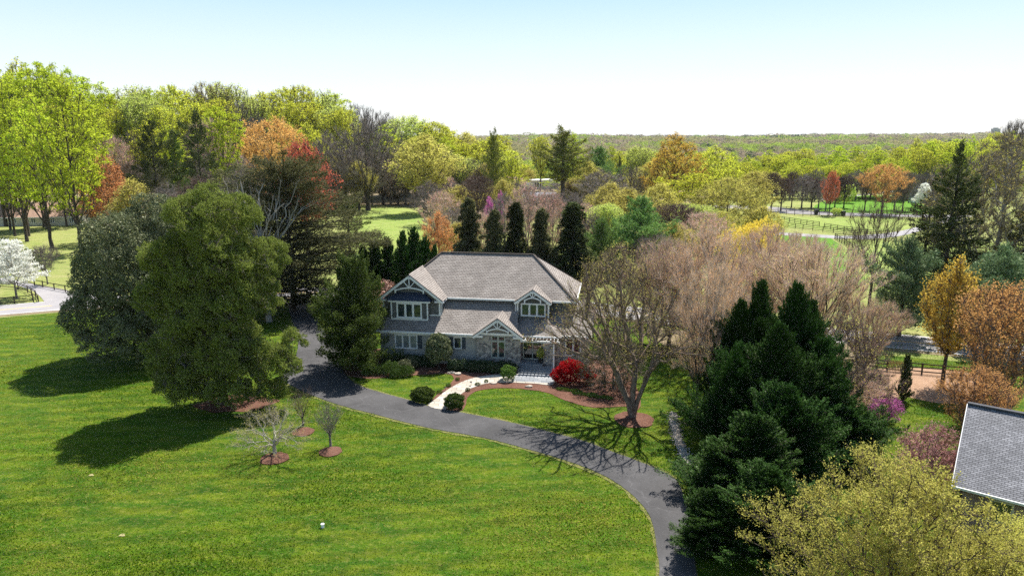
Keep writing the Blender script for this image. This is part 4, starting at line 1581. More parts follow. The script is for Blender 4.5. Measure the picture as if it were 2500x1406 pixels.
def sublobes(seed, lobes, k=9, s=(.26, .42), out=.86):
    """each bough of a dense crown breaks up into smaller rounded tufts"""
    rg = np.random.default_rng(seed)
    res = []
    for (x, y, z, rx, ry, rz) in lobes:
        res.append((x, y, z, rx * .80, ry * .80, rz * .80))
        n = max(3, int(k * (rx * ry * rz) ** (2 / 3) / 7))
        for i in range(n):
            d = unit(rg.normal(size=3))
            d[2] = d[2] if d[2] > -.5 else -d[2]
            r = rg.uniform(*s) * min(rx, ry, rz)
            r = max(.45, r)
            px, py, pz = x + d[0] * rx * out * rg.uniform(.8, 1.08), y + d[1] * ry * out * rg.uniform(.8, 1.08), z + d[2] * rz * out * rg.uniform(.8, 1.08)
            if pz - r * .6 < .1: continue
            res.append((px, py, pz, r * rg.uniform(.9, 1.3), r * rg.uniform(.9, 1.3), r * rg.uniform(.75, 1.15)))
    return res


def rand_lobes(seed, h, w, n=9, zb=.15, size=(.28, .42), squash=.8, top=.75):
    """lobes that fill an uneven crown"""
    rg = np.random.default_rng(seed)
    out = [(0, 0, h * .5, w * .33, w * .33, h * .40)]
    for k in range(n):
        t = zb + (1 - zb) * rg.random() * .86
        az = k * 2.4 + rg.normal() * .4
        rad = w / 2 * (math.sin(math.pi * min(1, t * top + .18)) ** .7) * rg.uniform(.45, .72)
        s = w / 2 * rg.uniform(*size) * 1.25
        out.append((rad * math.cos(az), rad * math.sin(az), t * h, s, s, s * squash * rg.uniform(.9, 1.3)))
    return out


COUNT = {}


def plant(proto, name, X, Y, z, label, cat, sx=1.0, sz=1.0, rz=None, group=None, sy=None):
    e = empty(name, (X, Y, z), random.uniform(0, 6.28) if rz is None else rz)
    e.scale = (sx, sx if sy is None else sy, sz)
    tag(e, label, cat, group)
    for pn, me in proto.parts:
        o = bpy.data.objects.new(pn, me)
        COL.objects.link(o)
        o.parent = e
    return e


def at(px, D, topy, frac=.6):
    """ground point at distance D whose tree of that top row has its crown in column px; and its height"""
    r = ray(px, topy)
    X0 = (px - 1250) / FPX * (D * CP + H * SP)
    z0 = float(terr(X0, D))
    zt = H + r[2] * D / r[1]
    h = zt - z0
    X = (px - 1250) / FPX * (D * CP + (H - z0 - h * frac) * SP)
    return X, D, z0, h


def put(proto, name, px, D, topy, wpx, label, cat='tree', group=None, rz=None, frac=.6, wmul=1.0):
    X, Y, z0, h = at(px, D, topy, frac)
    w = wpx / FPX * (D * CP + (H - h * frac) * SP)
    return plant(proto, name, X, Y, z0, label, cat, sx=w / proto.w * wmul, sz=h / proto.h, rz=rz, group=group)


def dist(py):
    return G(1250, py)[1]


# ------------------------------------------------------------------ plants: the kinds
def build_trees():
    P = {}
    # far and middle-distance kinds (shared by many trees)
    for k in range(3):
        P['poplar%d' % k] = deciduous(100 + k, 32, 15, 7, 420, 'oval' if k != 1 else 'vase', leaf='lf_bright', leaves=13500, lsize=.38, lspread=.40, layered=.4, bf=.75, twig='twig_brown', twigs=3500, tlen=1.3, tw=.06, lump=.45, rmin=.035, rexp=.45, jit=.2, seg=1.5, rb=.36)
        P['lime%d' % k] = deciduous(110 + k, 28, 15, 6, 400, 'vase' if k else 'oval', leaf='lf_lime', leaves=11500, lsize=.38, lspread=.42, layered=.3, bf=.8, twigs=5000, tlen=1.4, tw=.06, lump=.45, rmin=.035, rexp=.45, jit=.2, seg=1.5, upward=.7, rb=.33)
    P['soft0'] = deciduous(120, 26, 15, 7, 420, 'vase', leaf='lf_mid', leaves=14000, lsize=.4, lspread=.65, lump=.32, twig='twig_grey', twigs=6500, tlen=1.4, tw=.06, bark='bark_grey')
    P['soft1'] = deciduous(121, 26, 14, 7, 420, 'oval', leaf='lf_olive', leaves=14000, lsize=.4, lspread=.6, lump=.32, twig='twig_brown', twigs=5500, tlen=1.4, tw=.06)
    P['thin0'] = deciduous(125, 30, 14, 9, 330, 'vase', leaf='lf_mid', leaves=9000, lsize=.36, lspread=.55, lump=.32, twig='twig_brown', twigs=4500, tlen=1.6, tw=.07, upward=.9, rmin=.035, rexp=.43, bf=.9)
    P['thin1'] = deciduous(126, 30, 15, 9, 330, 'vase', leaf='lf_olive', leaves=6000, lsize=.34, lspread=.6, lump=.32, twig='twig_brown', twigs=7500, tlen=1.7, tw=.07, upward=1.0, rmin=.035, rexp=.43, bf=.9)
    P['bare0'] = deciduous(130, 24, 16, 5, 420, 'round', leaves=0, twig='twig_grey', twigs=9000, sub=6000, tlen=1.4, tw=.05, bark='bark', bf=.9, rmin=.04, rexp=.42, upward=.8, leader=.85)
    P['bare1'] = deciduous(131, 16, 11, 3.5, 420, 'oval', leaves=0, twig='twig_grey', twigs=8000, sub=6000, tlen=1.1, tw=.045, bark='bark_grey', bf=.5)
    P['bare2'] = deciduous(132, 14, 10, 3, 420, 'vase', leaves=0, twig='twig_brown', twigs=8000, sub=6000, tlen=1.1, tw=.045, bark='bark', bf=.6)
    P['pinkbare'] = deciduous(133, 13, 9, 2, 420, 'column', leaf='lf_pink', leaves=1200, lsize=.22, budson=.4, twig='twig_pink', twigs=8000, sub=8000, tlen=1.0, tw=.04, bark='bark_grey', bf=.7, upward=.9)
    P['orange0'] = deciduous(140, 16, 12, 4, 420, 'dome', lump=.35, leaf='lf_orange', leaves=13000, lsize=.28, budson=.5, twig='twig_brown', twigs=5000, sub=3000, tlen=1.0, tw=.05)
    P['amber0'] = deciduous(141, 20, 18, 5, 520, 'flat', leaf='lf_rust', leaves=17000, lsize=.32, budson=.5, lump=.35, twig='twig_brown', twigs=6000, sub=3000, tlen=1.0, tw=.05)
    P['gold0'] = deciduous(142, 24, 15, 5, 460, 'oval', leaf='lf_gold', lump=.35, leaves=15000, lsize=.32, budson=.6, twig='twig_brown', twigs=6500, sub=3000, tlen=1.2, tw=.05, upward=.6)
    P['scarlet'] = deciduous(143, 12, 8, 3, 320, 'round', lump=.4, leaf='lf_scarlet', leaves=9000, lsize=.24, budson=.4, twig='twig_brown', twigs=5000, sub=2500, tlen=.9, tw=.045)
    P['olivebig'] = deciduous(144, 15, 16, 3, 620, 'dome', leaf='lf_forsythia', lump=.3, leaves=24000, lsize=.25, budson=.7, twig='twig_brown', twigs=9000, sub=7000, tlen=1.0, tw=.04)
    P['pine0'] = conifer(150, 22, 13, 'nd_spruce', nb=85, per=190, z0=.12, asc=.1, droop=.18, size=.42, ragged=.6, gap=.2, lump=.3, prof=lambda t: (1 - t) ** .6, asp=.3, spread=1.0, inner=.2)
    P['pine1'] = conifer(151, 22, 14, 'nd_dark', nb=75, per=190, z0=.12, asc=.05, droop=.15, size=.42, ragged=.6, gap=.25, lump=.35, prof=lambda t: (1 - t) ** .55, asp=.3, spread=.95, inner=.3)
    P['loblolly'] = conifer(152, 22, 7, 'nd_yellow', nb=75, per=110, z0=.38, asc=.45, droop=-.1, size=.5, ragged=.5, gap=.2, lump=.3, prof=lambda t: np.sin(np.pi * np.clip((t - .28) / .78, 0, 1)) ** .6 * .9 + .1, tuft=True, asp=.22,
                            spread=.9)
    P['whitepine'] = conifer(153, 14, 10, 'nd_pine', nb=110, per=150, z0=.06, asc=.4, droop=-.05, size=.42, ragged=.4, lump=.25, prof=lambda t: (1 - t ** 1.6) ** .8, tuft=True, asp=.22, spread=.8)
    P['bluepine'] = conifer(154, 14, 9, 'nd_blue', nb=110, per=150, z0=.10, asc=.35, droop=0, size=.42, ragged=.4, lump=.25, prof=lambda t: (1 - t ** 1.8) ** .8, tuft=True, asp=.22, spread=.85)
    P['norway'] = conifer(155, 13, 5.5, 'nd_dark', nb=200, per=150, z0=.0, asc=.15, droop=.6, size=.34, ragged=.45, lump=.25, gap=.0, prof=lambda t: (1 - t) ** .36, asp=.3, spread=.6, fin=.5)
    P['norway2'] = conifer(215, 13, 6.4, 'nd_hemlock', nb=190, per=190, z0=.0, asc=.2, droop=.55, size=.34, ragged=.55, lump=.3, gap=.08, prof=lambda t: (1 - t) ** .5, asp=.3, spread=.7, fin=.5)
    P['greenspruce'] = conifer(156, 9.5, 6.4, 'nd_leyland', nb=190, per=110, z0=.0, asc=.25, droop=.0, size=.32, ragged=.5, lump=.18, prof=lambda t: (1 - t) ** .55, asp=.34)
    P['round_shrub'] = lobed(157, rand_lobes(157, 3, 4, 7, .2), 'lf_box', 3500, .3, trunk=1.0, rb=.1)
    P['grey_shrub'] = lobed(158, rand_lobes(158, 4, 5, 8, .2), 'lf_mid', 4000, .3, trunk=1.0, rb=.1)

    # ---------- the woods behind, left to right: rows from far to near
    def sky(x):
        xs = [-200, 0, 60, 130, 200, 245, 270, 330, 400, 450, 500, 560, 620, 660, 700, 760, 830, 870, 920, 960, 1010, 1080, 1160, 1230, 1290]
        ys = [170, 160, 150, 140, 160, 200, 240, 212, 205, 225, 200, 192, 225, 238, 222, 212, 232, 262, 255, 290, 285, 300, 325, 340, 372]
        return float(np.interp(x, xs, ys))

    rg = np.random.default_rng(5)
    kinds = dict(
        poplar='tall leafy tree in bright spring green, one of the woods behind',
        lime='tall yellow-green leafy tree, one of the woods behind',
        soft='tall thinly leafed soft green tree in the woods behind',
        thin='tall airy tree with upswept dark limbs and sparse new leaves in the woods behind',
        bare='leafless grey-brown tree at the edge of the woods behind',
        pinkbare='pinkish grey leafless tree in the undergrowth of the woods behind')
    gl = dict(poplar='bright green trees of the woods', lime='yellow-green trees of the woods', soft='soft green trees of the woods', thin='sparse trees of the woods',
              bare='leafless trees of the woods', pinkbare='leafless pinkish trees of the woods')

    def wood_tree(key, px, D, top, wpx):
        if 1268 < px < 1362: return
        base = ''.join(c for c in key if not c.isdigit())
        nm = {'poplar': 'poplar_tree', 'lime': 'leafy_tree', 'soft': 'leafy_tree', 'thin': 'ash_tree', 'bare': 'bare_tree', 'pinkbare': 'bare_tree'}[base]
        put(P[key], nm, px, D, top, wpx * 1.18, kinds[base], 'tree', gl[base], rz=float(rg.uniform(0, 6.28)))

    left = ['poplar0', 'poplar1', 'poplar2', 'lime0']
    midk = ['thin0', 'poplar2', 'lime1', 'poplar1', 'soft0', 'lime2', 'poplar0']
    rightk = ['lime0', 'lime1', 'lime2', 'soft1', 'poplar2', 'soft0']
    # skyline row
    for px in range(-60, 1300, 40):
        x = px + rg.uniform(-14, 14)
        ks = left if x < 260 else midk if x < 900 else rightk
        if 470 < x < 640: ks = ['thin1', 'thin0', 'thin1']
        if 860 < x < 990: ks = ['bare0', 'thin1']
        D = np.interp(x, [0, 260, 700, 1250], [205, 250, 290, 330]) + rg.uniform(-8, 8)
        wood_tree(ks[int(rg.integers(len(ks)))], x, D, sky(x) + rg.uniform(-6, 14), rg.uniform(85, 120) * (1.25 if x < 260 else 1))
    # behind and between
    for px in range(-40, 1480, 42):
        x = px + rg.uniform(-18, 18)
        ks = left if x < 260 else ['soft0', 'poplar0', 'bare0', 'lime0', 'lime2', 'lime1'] if x < 900 else rightk
        D = np.interp(x, [0, 260, 700, 1250], [190, 232, 268, 305]) + rg.uniform(-6, 6)
        wood_tree(ks[int(rg.integers(len(ks)))], x, D, sky(x) + rg.uniform(30, 60), rg.uniform(80, 115))
    for px in range(-40, 1500, 46):
        x = px + rg.uniform(-18, 18)
        if 480 < x < 700 and rg.random() < .5: continue
        ks = left if x < 280 else ['bare0', 'poplar2', 'bare1', 'lime0', 'pinkbare', 'lime2', 'poplar1'] if x < 960 else ['soft1', 'bare0', 'lime0', 'lime2', 'bare1', 'soft0', 'poplar0']
        D = np.interp(x, [0, 260, 700, 1250], [176, 215, 248, 280]) + rg.uniform(-6, 6)
        wood_tree(ks[int(rg.integers(len(ks)))], x, D, sky(x) + rg.uniform(80, 115) * (1 if x < 1000 else .7), rg.uniform(80, 110))
    for px in range(300, 1560, 34):
        x = px + rg.uniform(-12, 12)
        ks = ['bare1', 'bare2', 'pinkbare', 'bare1', 'soft1']
        D = np.interp(x, [260, 700, 880, 900, 1250], [205, 238, 240, 262, 262]) + rg.uniform(-4, 8)
        wood_tree(ks[int(rg.integers(len(ks)))], x, D, np.interp(x, [300, 900, 1300], [385, 400, 440]) + rg.uniform(-20, 25), rg.uniform(60, 90))

    # ---------- trees one can tell apart, left side
    for px, D, top, wp, lb in ((30, 168, 190, 150, 'bright green tree nearest the left edge with a bare dark trunk'),
                               (95, 158, 230, 170, 'bright green tree whose dark trunk rises straight behind the white dogwood'),
                               (165, 150, 180, 190, 'tallest bright green tree with two dark leaning limbs, left of the orange tree')):
        put(P['poplar%d' % (px % 3)], 'poplar_tree', px, D, top, wp, lb)
    put(P['orange0'], 'maple_tree', 262, 168, 385, 130, 'orange leafed maple in front of the brown roofed outbuilding', rz=1.0)
    put(P['pine1'], 'spruce_tree', 378, 160, 288, 165, 'left one of three ragged dark spruces, with drooping shelves', rz=.5)
    put(P['pine0'], 'spruce_tree', 432, 168, 318, 130, 'middle one of three ragged dark spruces, the thinnest')
    put(P['pine1'], 'spruce_tree', 487, 158, 262, 160, 'right one of three ragged dark spruces, with the highest tip', rz=2.5)
    put(P['poplar1'], 'leafy_tree', 545, 190, 262, 110, 'yellow-green tree just right of the three ragged spruces')
    put(P['amber0'], 'oak_tree', 665, 205, 292, 190, 'wide amber budded oak left of the scarlet topped maple', rz=.3)
    put(P['scarlet'], 'maple_tree', 742, 150, 352, 130, 'scarlet budded maple showing above the broken dark spruce')
    put(P['bare0'], 'oak_tree', 893, 242, 286, 200, 'large leafless oak with a fan of dark limbs at the head of the back lawn', rz=.2)
    put(P['bare1'], 'bare_tree', 600, 128, 385, 150, 'leafless pinkish grey tree left of the broken dark spruce', rz=.2)
    put(P['bare1'], 'bare_tree', 800, 235, 318, 110, 'leafless grey tree left of the large leafless oak')
    put(P['soft1'], 'leafy_tree', 1035, 232, 330, 150, 'olive tree with pinkish twigs right of the back lawn')
    put(P['loblolly'], 'pine_tree', 1205, 205, 334, 70, 'tall thin pine with a long bare trunk', rz=.3)
    put(P['lime1'], 'leafy_tree', 1245, 240, 370, 90, 'yellow-green tree right of the thin pine')
    put(P['lime2'], 'leafy_tree', 1320, 330, 335, 70, 'round bright green tree above the white cabin, left of the big pine')
    put(P['loblolly'], 'pine_tree', 1375, 235, 326, 150, 'big dark pine with forked trunks in front of the white cabin', rz=1.3)
    put(P['poplar0'], 'leafy_tree', 1400, 320, 322, 60, 'bright green tree standing behind the big pine')
    put(P['pine0'], 'spruce_tree', 1303, 400, 350, 26, 'small dark spruce on the far skyline left of the big pine')
    put(P['whitepine'], 'pine_tree', 1462, 262, 360, 150, 'dark green spreading pine right of the big forked pine', rz=.3)
    put(P['pine1'], 'spruce_tree', 1512, 270, 378, 30, 'narrow dark spruce beside the spreading green pine')
    put(P['bare1'], 'plum_tree', 1468, 208, 412, 160, 'round purplish leafless tree with a dense twiggy dome', frac=.5)
    put(P['soft0'], 'leafy_tree', 1560, 290, 360, 90, 'thin olive tree right of the purplish dome')
    put(P['soft1'], 'leafy_tree', 1490, 178, 448, 120, 'soft green tree in front of the purplish dome')
    put(P['gold0'], 'sycamore_tree', 1648, 225, 328, 150, 'tall golden budded tree standing highest right of centre', rz=.7)
    put(P['lime0'], 'leafy_tree', 1745, 235, 357, 150, 'broad yellow-green tree right of the tall golden tree')
    put(P['olivebig'], 'leafy_tree', 1775, 170, 440, 210, 'wide olive-yellow tree beside the paddock lane', frac=.5)
    put(P['soft1'], 'leafy_tree', 1840, 205, 420, 110, 'olive tree behind the wide olive-yellow tree')
    # pines and small trees right behind the house
    put(P['whitepine'], 'pine_tree', 1562, 128, 482, 235, 'bright green soft pine right behind the house', rz=.4, frac=.5)
    put(P['whitepine'], 'pine_tree', 1468, 124, 535, 130, 'smaller yellow-green pine left of the bright soft pine', rz=2, frac=.5)
    for px, top, wp, lb in ((1146, 487, 74, 'wide dark drooping spruce, leftmost of the row behind the roof'), (1207, 515, 60, 'dark drooping spruce, second of the row behind the roof'),
                            (1259, 497, 62, 'dark drooping spruce in the middle of the row behind the roof'), (1320, 512, 70, 'thin brownish spruce, fourth of the row behind the roof'),
                            (1397, 498, 92, 'broad dark spruce, rightmost of the row behind the roof')):
        put(P['norway2' if px in (1146, 1207, 1320) else 'norway'], 'spruce_tree', px, 119 + random.uniform(-2, 2), top, wp * 1.7, lb, group='dark spruces behind the roof', frac=.5)
    put(P['pinkbare'], 'cherry_tree', 1290, 140, 455, 120, 'pinkish leafless tree rising between the dark spruces behind the roof')
    put(P['pinkbare'], 'cherry_tree', 1350, 146, 470, 80, 'shorter pinkish leafless tree right of the other pinkish one')
    put(P['orange0'], 'maple_tree', 1070, 128, 520, 86, 'bright orange maple behind the roof at the back lawn edge', frac=.5)
    mag = deciduous(160, 6, 4.5, 1, 220, 'round', leaf='lf_magenta', leaves=4200, lsize=.2, budson=.25, twig='twig_brown', twigs=2200, sub=1200, tlen=.6, tw=.03)
    put(mag, 'redbud_tree', 1196, 165, 483, 26, 'magenta flowering redbud left of the thin pine trunk')
    put(mag, 'redbud_tree', 1222, 178, 468, 18, 'pink flowering redbud right of the thin pine trunk')
    for px, top, wp in ((890, 606, 50), (916, 590, 54), (948, 585, 56), (985, 572, 58), (1012, 563, 56), (1038, 585, 50), (1062, 604, 40)):
        put(P['greenspruce'], 'cypress_tree', px, 101 + (px % 5), top, wp * 1.7, 'dark green pointed cypress in the tight row left of the roof', group='cypress row left of the roof', frac=.5)
    pk = lobed(161, rand_lobes(161, 3.2, 7, 8, .3), 'twig_red', 9000, .22, trunk=1, rb=.08)
    put(pk, 'barberry_hedge', 920, 92, 688, 110, 'reddish leafless hedge between the dark spruce and the left gable', 'hedge', frac=.4)

    fill = np.random.default_rng(21)
    for px, D, top, wp, key, nm, lb in (
            (1120, 140, 545, 80, 'soft1', 'leafy_tree', 'low olive tree at the left end of the spruce row behind the roof'),
            (1175, 142, 520, 70, 'pinkbare', 'cherry_tree', 'pinkish leafless tree between the first two spruces behind the roof'),
            (1450, 138, 520, 80, 'bare1', 'bare_tree', 'grey leafless tree just right of the spruce row behind the roof'),
            (1640, 132, 545, 110, 'soft1', 'leafy_tree', 'low olive tree at the right side of the bright soft pine'),
            (1690, 160, 500, 110, 'soft0', 'leafy_tree', 'soft green tree left of the wide olive-yellow tree foot'),
            (1760, 150, 520, 120, 'olivebig', 'leafy_tree', 'second olive-yellow tree, in front of the wide one'),
            (1850, 140, 545, 100, 'bare2', 'bare_tree', 'brown leafless tree at the near end of the paddock lane'),
            (1395, 176, 470, 80, 'bare1', 'bare_tree', 'grey leafless tree below the big forked pine'),
            (1480, 140, 500, 90, 'soft0', 'leafy_tree', 'soft green tree between the smaller pine and the purplish dome'),
            (1230, 190, 440, 70, 'soft1', 'leafy_tree', 'olive tree left of the cabin, behind the redbuds'),
            (1080, 170, 470, 90, 'pinkbare', 'cherry_tree', 'pinkish leafless tree at the right corner of the back lawn'),
            (1050, 200, 440, 90, 'bare1', 'bare_tree', 'grey leafless tree at the far right corner of the back lawn'),
            (1105, 150, 505, 90, 'bare1', 'bare_tree', 'grey leafless tree between the orange maple and the wide drooping spruce'),
            (1120, 186, 455, 95, 'soft1', 'leafy_tree', 'olive leafed tree behind the orange maple'),
            (1165, 176, 432, 80, 'bare2', 'bare_tree', 'brown leafless tree left of the thin bare-trunked pine'),
            (1232, 160, 470, 80, 'bare1', 'bare_tree', 'grey leafless tree right of the magenta redbud'),
            (1430, 150, 500, 80, 'pinkbare', 'cherry_tree', 'pinkish leafless tree left of the yellow-green pine'),
            (1530, 160, 462, 120, 'soft1', 'leafy_tree', 'olive leafed tree behind the bright soft pine'),
            (1610, 176, 450, 110, 'soft1', 'leafy_tree', 'olive leafed tree below the tall golden tree'),
            (1650, 150, 500, 120, 'bare2', 'bare_tree', 'brown leafless tree right of the bright soft pine'),
            (1690, 182, 425, 130, 'lime1', 'leafy_tree', 'yellow-green tree between the golden tree and the wide olive-yellow tree'),
            (1720, 140, 520, 120, 'pinkbare', 'cherry_tree', 'pinkish leafless tree below the wide olive-yellow tree'),
            (1600, 122, 560, 100, 'bare1', 'bare_tree', 'grey leafless tree at the right end of the bright soft pine'),
            (1860, 160, 505, 90, 'soft1', 'leafy_tree', 'olive leafed tree at the paddock edge, right of the wide olive-yellow tree'),
            (1335, 190, 478, 60, 'bare2', 'bare_tree', 'brown leafless tree below the white cabin'),
            (1262, 225, 440, 70, 'bare1', 'bare_tree', 'grey leafless tree left of the white cabin'),
            (1540, 235, 405, 90, 'bare0', 'bare_tree', 'grey-brown leafless tree right of the purplish dome'),
            (1590, 250, 395, 80, 'soft1', 'leafy_tree', 'olive tree left of the tall golden tree'),
            (1700, 260, 390, 90, 'soft0', 'leafy_tree', 'thin green tree right of the tall golden tree'),
            (1435, 250, 395, 70, 'soft1', 'leafy_tree', 'olive tree between the big forked pine and the purplish dome'),
            (850, 150, 480, 120, 'pine0', 'spruce_tree', 'green spruce right of the broken dark spruce'),
            (560, 140, 430, 150, 'bare1', 'bare_tree', 'grey leafless tree behind the left cedar top'),
            (500, 132, 440, 130, 'bare2', 'bare_tree', 'brown leafless tree below the right ragged spruce'),
            (420, 138, 445, 120, 'bare1', 'bare_tree', 'grey leafless tree below the middle ragged spruce'),
            (330, 150, 440, 110, 'soft1', 'leafy_tree', 'olive tree behind the broad holly')):
        put(P[key], nm, px, D, top, wp * 1.15, lb, rz=float(fill.uniform(0, 6.28)), frac=.55)
    # ---------- right background
    rk = ['lime0', 'lime1', 'lime2', 'poplar1', 'poplar2']
    for row, (D0, dy, st) in enumerate(((345, -12, 46), (318, 0, 44), (296, 18, 48))):
        for px in range(1500 + row * 20, 2500, st):
            x = px + rg.uniform(-10, 10)
            top = np.interp(x, [1500, 1850, 2050, 2200, 2330, 2500], [370, 388, 378, 360, 345, 335]) + dy + rg.uniform(-9, 9)
            put(P[rk[int(rg.integers(5))]], 'poplar_tree', x, D0 + rg.uniform(-5, 5), top, rg.uniform(58, 80), 'rounded bright green tree in the far row beyond the paddocks', 'tree',
                'bright green row beyond the paddocks')
    for px in list(range(1870, 2070, 22)) + [2120, 2185, 2205, 2245, 2290]:
        x = px + rg.uniform(-6, 6)
        put(P['bare2' if rg.random() < .6 else 'bare1'], 'bare_tree', x, 236 + rg.uniform(-6, 16), rg.uniform(420, 440), rg.uniform(48, 66), 'leafless brown tree standing by the far road', 'tree',
            'leafless trees by the far road')
    for px in range(1860, 2400, 34):
        x = px + rg.uniform(-8, 8)
        put(P['bare1' if rg.random() < .6 else 'soft1'], 'bare_tree', x, 283 + rg.uniform(-5, 8), rg.uniform(410, 440), rg.uniform(50, 70), 'low leafless tree below the bright green far row', 'tree',
            'leafless trees below the bright green row')
    put(P['scarlet'], 'maple_tree', 2030, 226, 420, 36, 'slim red budded maple among the leafless trees by the far road')
    put(P['amber0'], 'oak_tree', 2160, 228, 402, 104, 'rust coloured flat topped oak standing in the far paddock', rz=.4)
    put(P['grey_shrub'], 'shrub', 2043, 225, 508, 28, 'round green shrub at the far road', 'shrub')
    put(P['grey_shrub'], 'shrub', 2050, 268, 455, 26, 'pale shrub left of the far paddock, left of two', 'shrub')
    put(P['grey_shrub'], 'shrub', 2076, 268, 450, 30, 'pale shrub left of the far paddock, right of two', 'shrub')
    dog = deciduous(162, 6.5, 8, 1.6, 420, 'dome', leaf='lf_white', leaves=9500, lsize=.24, lspread=.28, layered=.7, twig='twig_grey', twigs=3000, tlen=.6, tw=.03, bark='bark_grey', rb=.14)
    put(dog, 'dogwood_tree', 2255, 240, 448, 40, 'white flowering dogwood by the far house')

    # ---------- right side, middle
    syc = deciduous(163, 27, 17, 3.2, 900, 'oval', leaf='lf_birch', leaves=14000, lsize=.24, budson=.7, twig='twig_grey', twigs=20000, sub=16000, tlen=1.3, tw=.045, bark='bark_pale', bf=.45, rb=.5, upward=.7,
                    stems=[[(-1.2, 0, 4), (-3.2, .5, 10), (-4.2, .8, 17)], [(.6, 0, 4), (1.4, 0, 12), (1.0, 0, 22)], [(1.2, .5, 3), (4.2, .5, 9), (6.0, .5, 15)]])
    put(syc, 'sycamore_tree', 2425, 112, 330, 300, 'huge pale barked sycamore with brown and gold buds at the right edge', rz=0.0, frac=.5)
    thin = deciduous(164, 26, 8, 12, 260, 'vase', leaves=0, twig='twig_grey', twigs=6000, sub=3000, tlen=1.4, tw=.04, bark='bark_grey', upward=.9)
    put(thin, 'bare_tree', 2460, 124, 298, 70, 'bare upright tree top poking above the huge sycamore')
    dk = conifer(165, 22, 13, 'nd_dark', nb=110, per=130, z0=.05, asc=.05, droop=.12, size=.5, ragged=.5, gap=.15, lump=.2, prof=lambda t: (1 - t) ** .8, asp=.3, spread=.8)
    put(dk, 'spruce_tree', 2318, 108, 345, 260, 'tall dark spruce with layered boughs left of the huge sycamore', rz=1.1, frac=.4)
    put(dk, 'spruce_tree', 2262, 122, 440, 170, 'lower dark spruce at the left foot of the tall dark spruce', rz=3.3, frac=.4)
    put(dk, 'spruce_tree', 2500, 108, 450, 200, 'dark spruce behind the huge sycamore at the right edge', rz=2.2, frac=.4)
    sprd = deciduous(166, 15, 13, 4, 300, 'vase', leaves=0, twig='twig_brown', twigs=2600, sub=1800, tlen=1.1, tw=.04, bark='bark', bf=.75, rb=.26, seg=.9)
    put(sprd, 'bare_tree', 2140, 104, 488, 170, 'leafless tree with spreading dark branches in front of the paddock fences', rz=.6)
    put(sprd, 'bare_tree', 1708, 60, 760, 150, 'thin leafless tree squeezed against the left side of the cypress clump', rz=2.6)
    put(sprd, 'bare_tree', 2090, 118, 560, 90, 'slender leafless tree left of the spreading leafless tree')
    put(P['bluepine'], 'pine_tree', 2208, 86, 582, 210, 'blue-green pine with a leaning bare trunk at its left', rz=.5, frac=.5)
    put(P['bluepine'], 'pine_tree', 2440, 80, 600, 280, 'wide blue-green pine at the right edge above the orange maple', rz=1.7, frac=.55)
    put(P['bluepine'], 'pine_tree', 2370, 88, 650, 170, 'smaller blue-green pine behind the yellow maple', rz=2.7, frac=.5)
    ym = deciduous(167, 12.5, 6, 3.2, 420, 'oval', leaf='lf_gold', leaves=13000, lsize=.2, budson=.5, twig='twig_brown', twigs=6500, sub=5000, tlen=.8, tw=.03, bark='bark', upward=.8, rb=.2)
    put(ym, 'maple_tree', 2325, dist(942), 640, 130, 'golden yellow leafed maple in front of the blue-green pines')
    om = deciduous(168, 13, 9, 1.2, 620, 'vase', leaf='lf_rust', leaves=15000, lsize=.17, budson=.5, twig='twig_brown', twigs=9000, sub=8000, tlen=.9, tw=.03, bark='bark_grey', upward=.9, bf=.8, rb=.25)
    put(om, 'maple_tree', 2455, 59, 705, 270, 'orange budded maple with many upright stems above the neighbour roof')
    put(om, 'maple_tree', 2385, 52.5, 905, 190, 'brownish leafless thicket tree left of the neighbour roof', rz=2.0)
    # pink-brown spreading trees right of the house
    cherry = deciduous(169, 15.5, 17, 3.0, 620, 'dome', leaf='lf_rust', leaves=9000, lsize=.12, budson=.4, twig='twig_pink', twigs=17000, sub=27000, tlen=1.15, tw=.032, bark='bark_grey', bf=.85, rb=.34, upward=.7, lump=.34, rmin=.02, rexp=.44)
    cherry2 = deciduous(212, 15, 15, 2.5, 520, 'vase', leaf='lf_olive', leaves=6000, lsize=.12, budson=.4, twig='twig_pink', twigs=15000, sub=23000, tlen=1.15, tw=.032, bark='bark', bf=.9, rb=.3, upward=.8, lump=.4, rmin=.02, rexp=.44)
    put(cherry, 'cherry_tree', 1730, 76, 556, 330, 'pinkish brown leafless tree with a tall round crown behind the dark cypresses', rz=.4, frac=.55)
    put(cherry2, 'cherry_tree', 1990, 74, 600, 330, 'widest pinkish brown leafless tree, sweeping right of the dark cypresses', rz=2.4, frac=.5)
    put(cherry, 'cherry_tree', 1870, 88, 555, 260, 'pinkish brown leafless tree standing behind the two others', rz=4.0, frac=.55)
    put(cherry2, 'cherry_tree', 1640, 80, 590, 240, 'pinkish brown leafless tree just right of the river birch crown', rz=1.4, frac=.55)
    put(cherry2, 'cherry_tree', 2115, 70, 735, 190, 'low pinkish leafless tree in front of the blue-green pine', rz=5.2, frac=.5)
    put(cherry, 'cherry_tree', 1745, 63, 650, 230, 'leafless tree whose grey trunk stands at the left edge of the cypress clump', rz=3.1, frac=.6)
    put(cherry2, 'cherry_tree', 1950, 96, 575, 200, 'rear pinkish leafless tree next to the green paddock', rz=0.2, frac=.55)
    yb = lobed(170, rand_lobes(170, 8, 11, 9, .3), 'lf_yellow', 9000, .28, trunk=3, rb=.15)
    put(yb, 'flowering_shrub', 1835, 112, 530, 180, 'yellow flowering shrub showing above the pinkish leafless trees', 'shrub', frac=.5)
    weep = deciduous(171, 11, 12, 2.0, 520, 'dome', leaf='lf_olive', leaves=3500, lsize=.14, budson=.5, twig='twig_brown', twigs=11000, sub=9000, tlen=.9, tw=.03, bark='bark_grey', bf=.5, upward=.0)
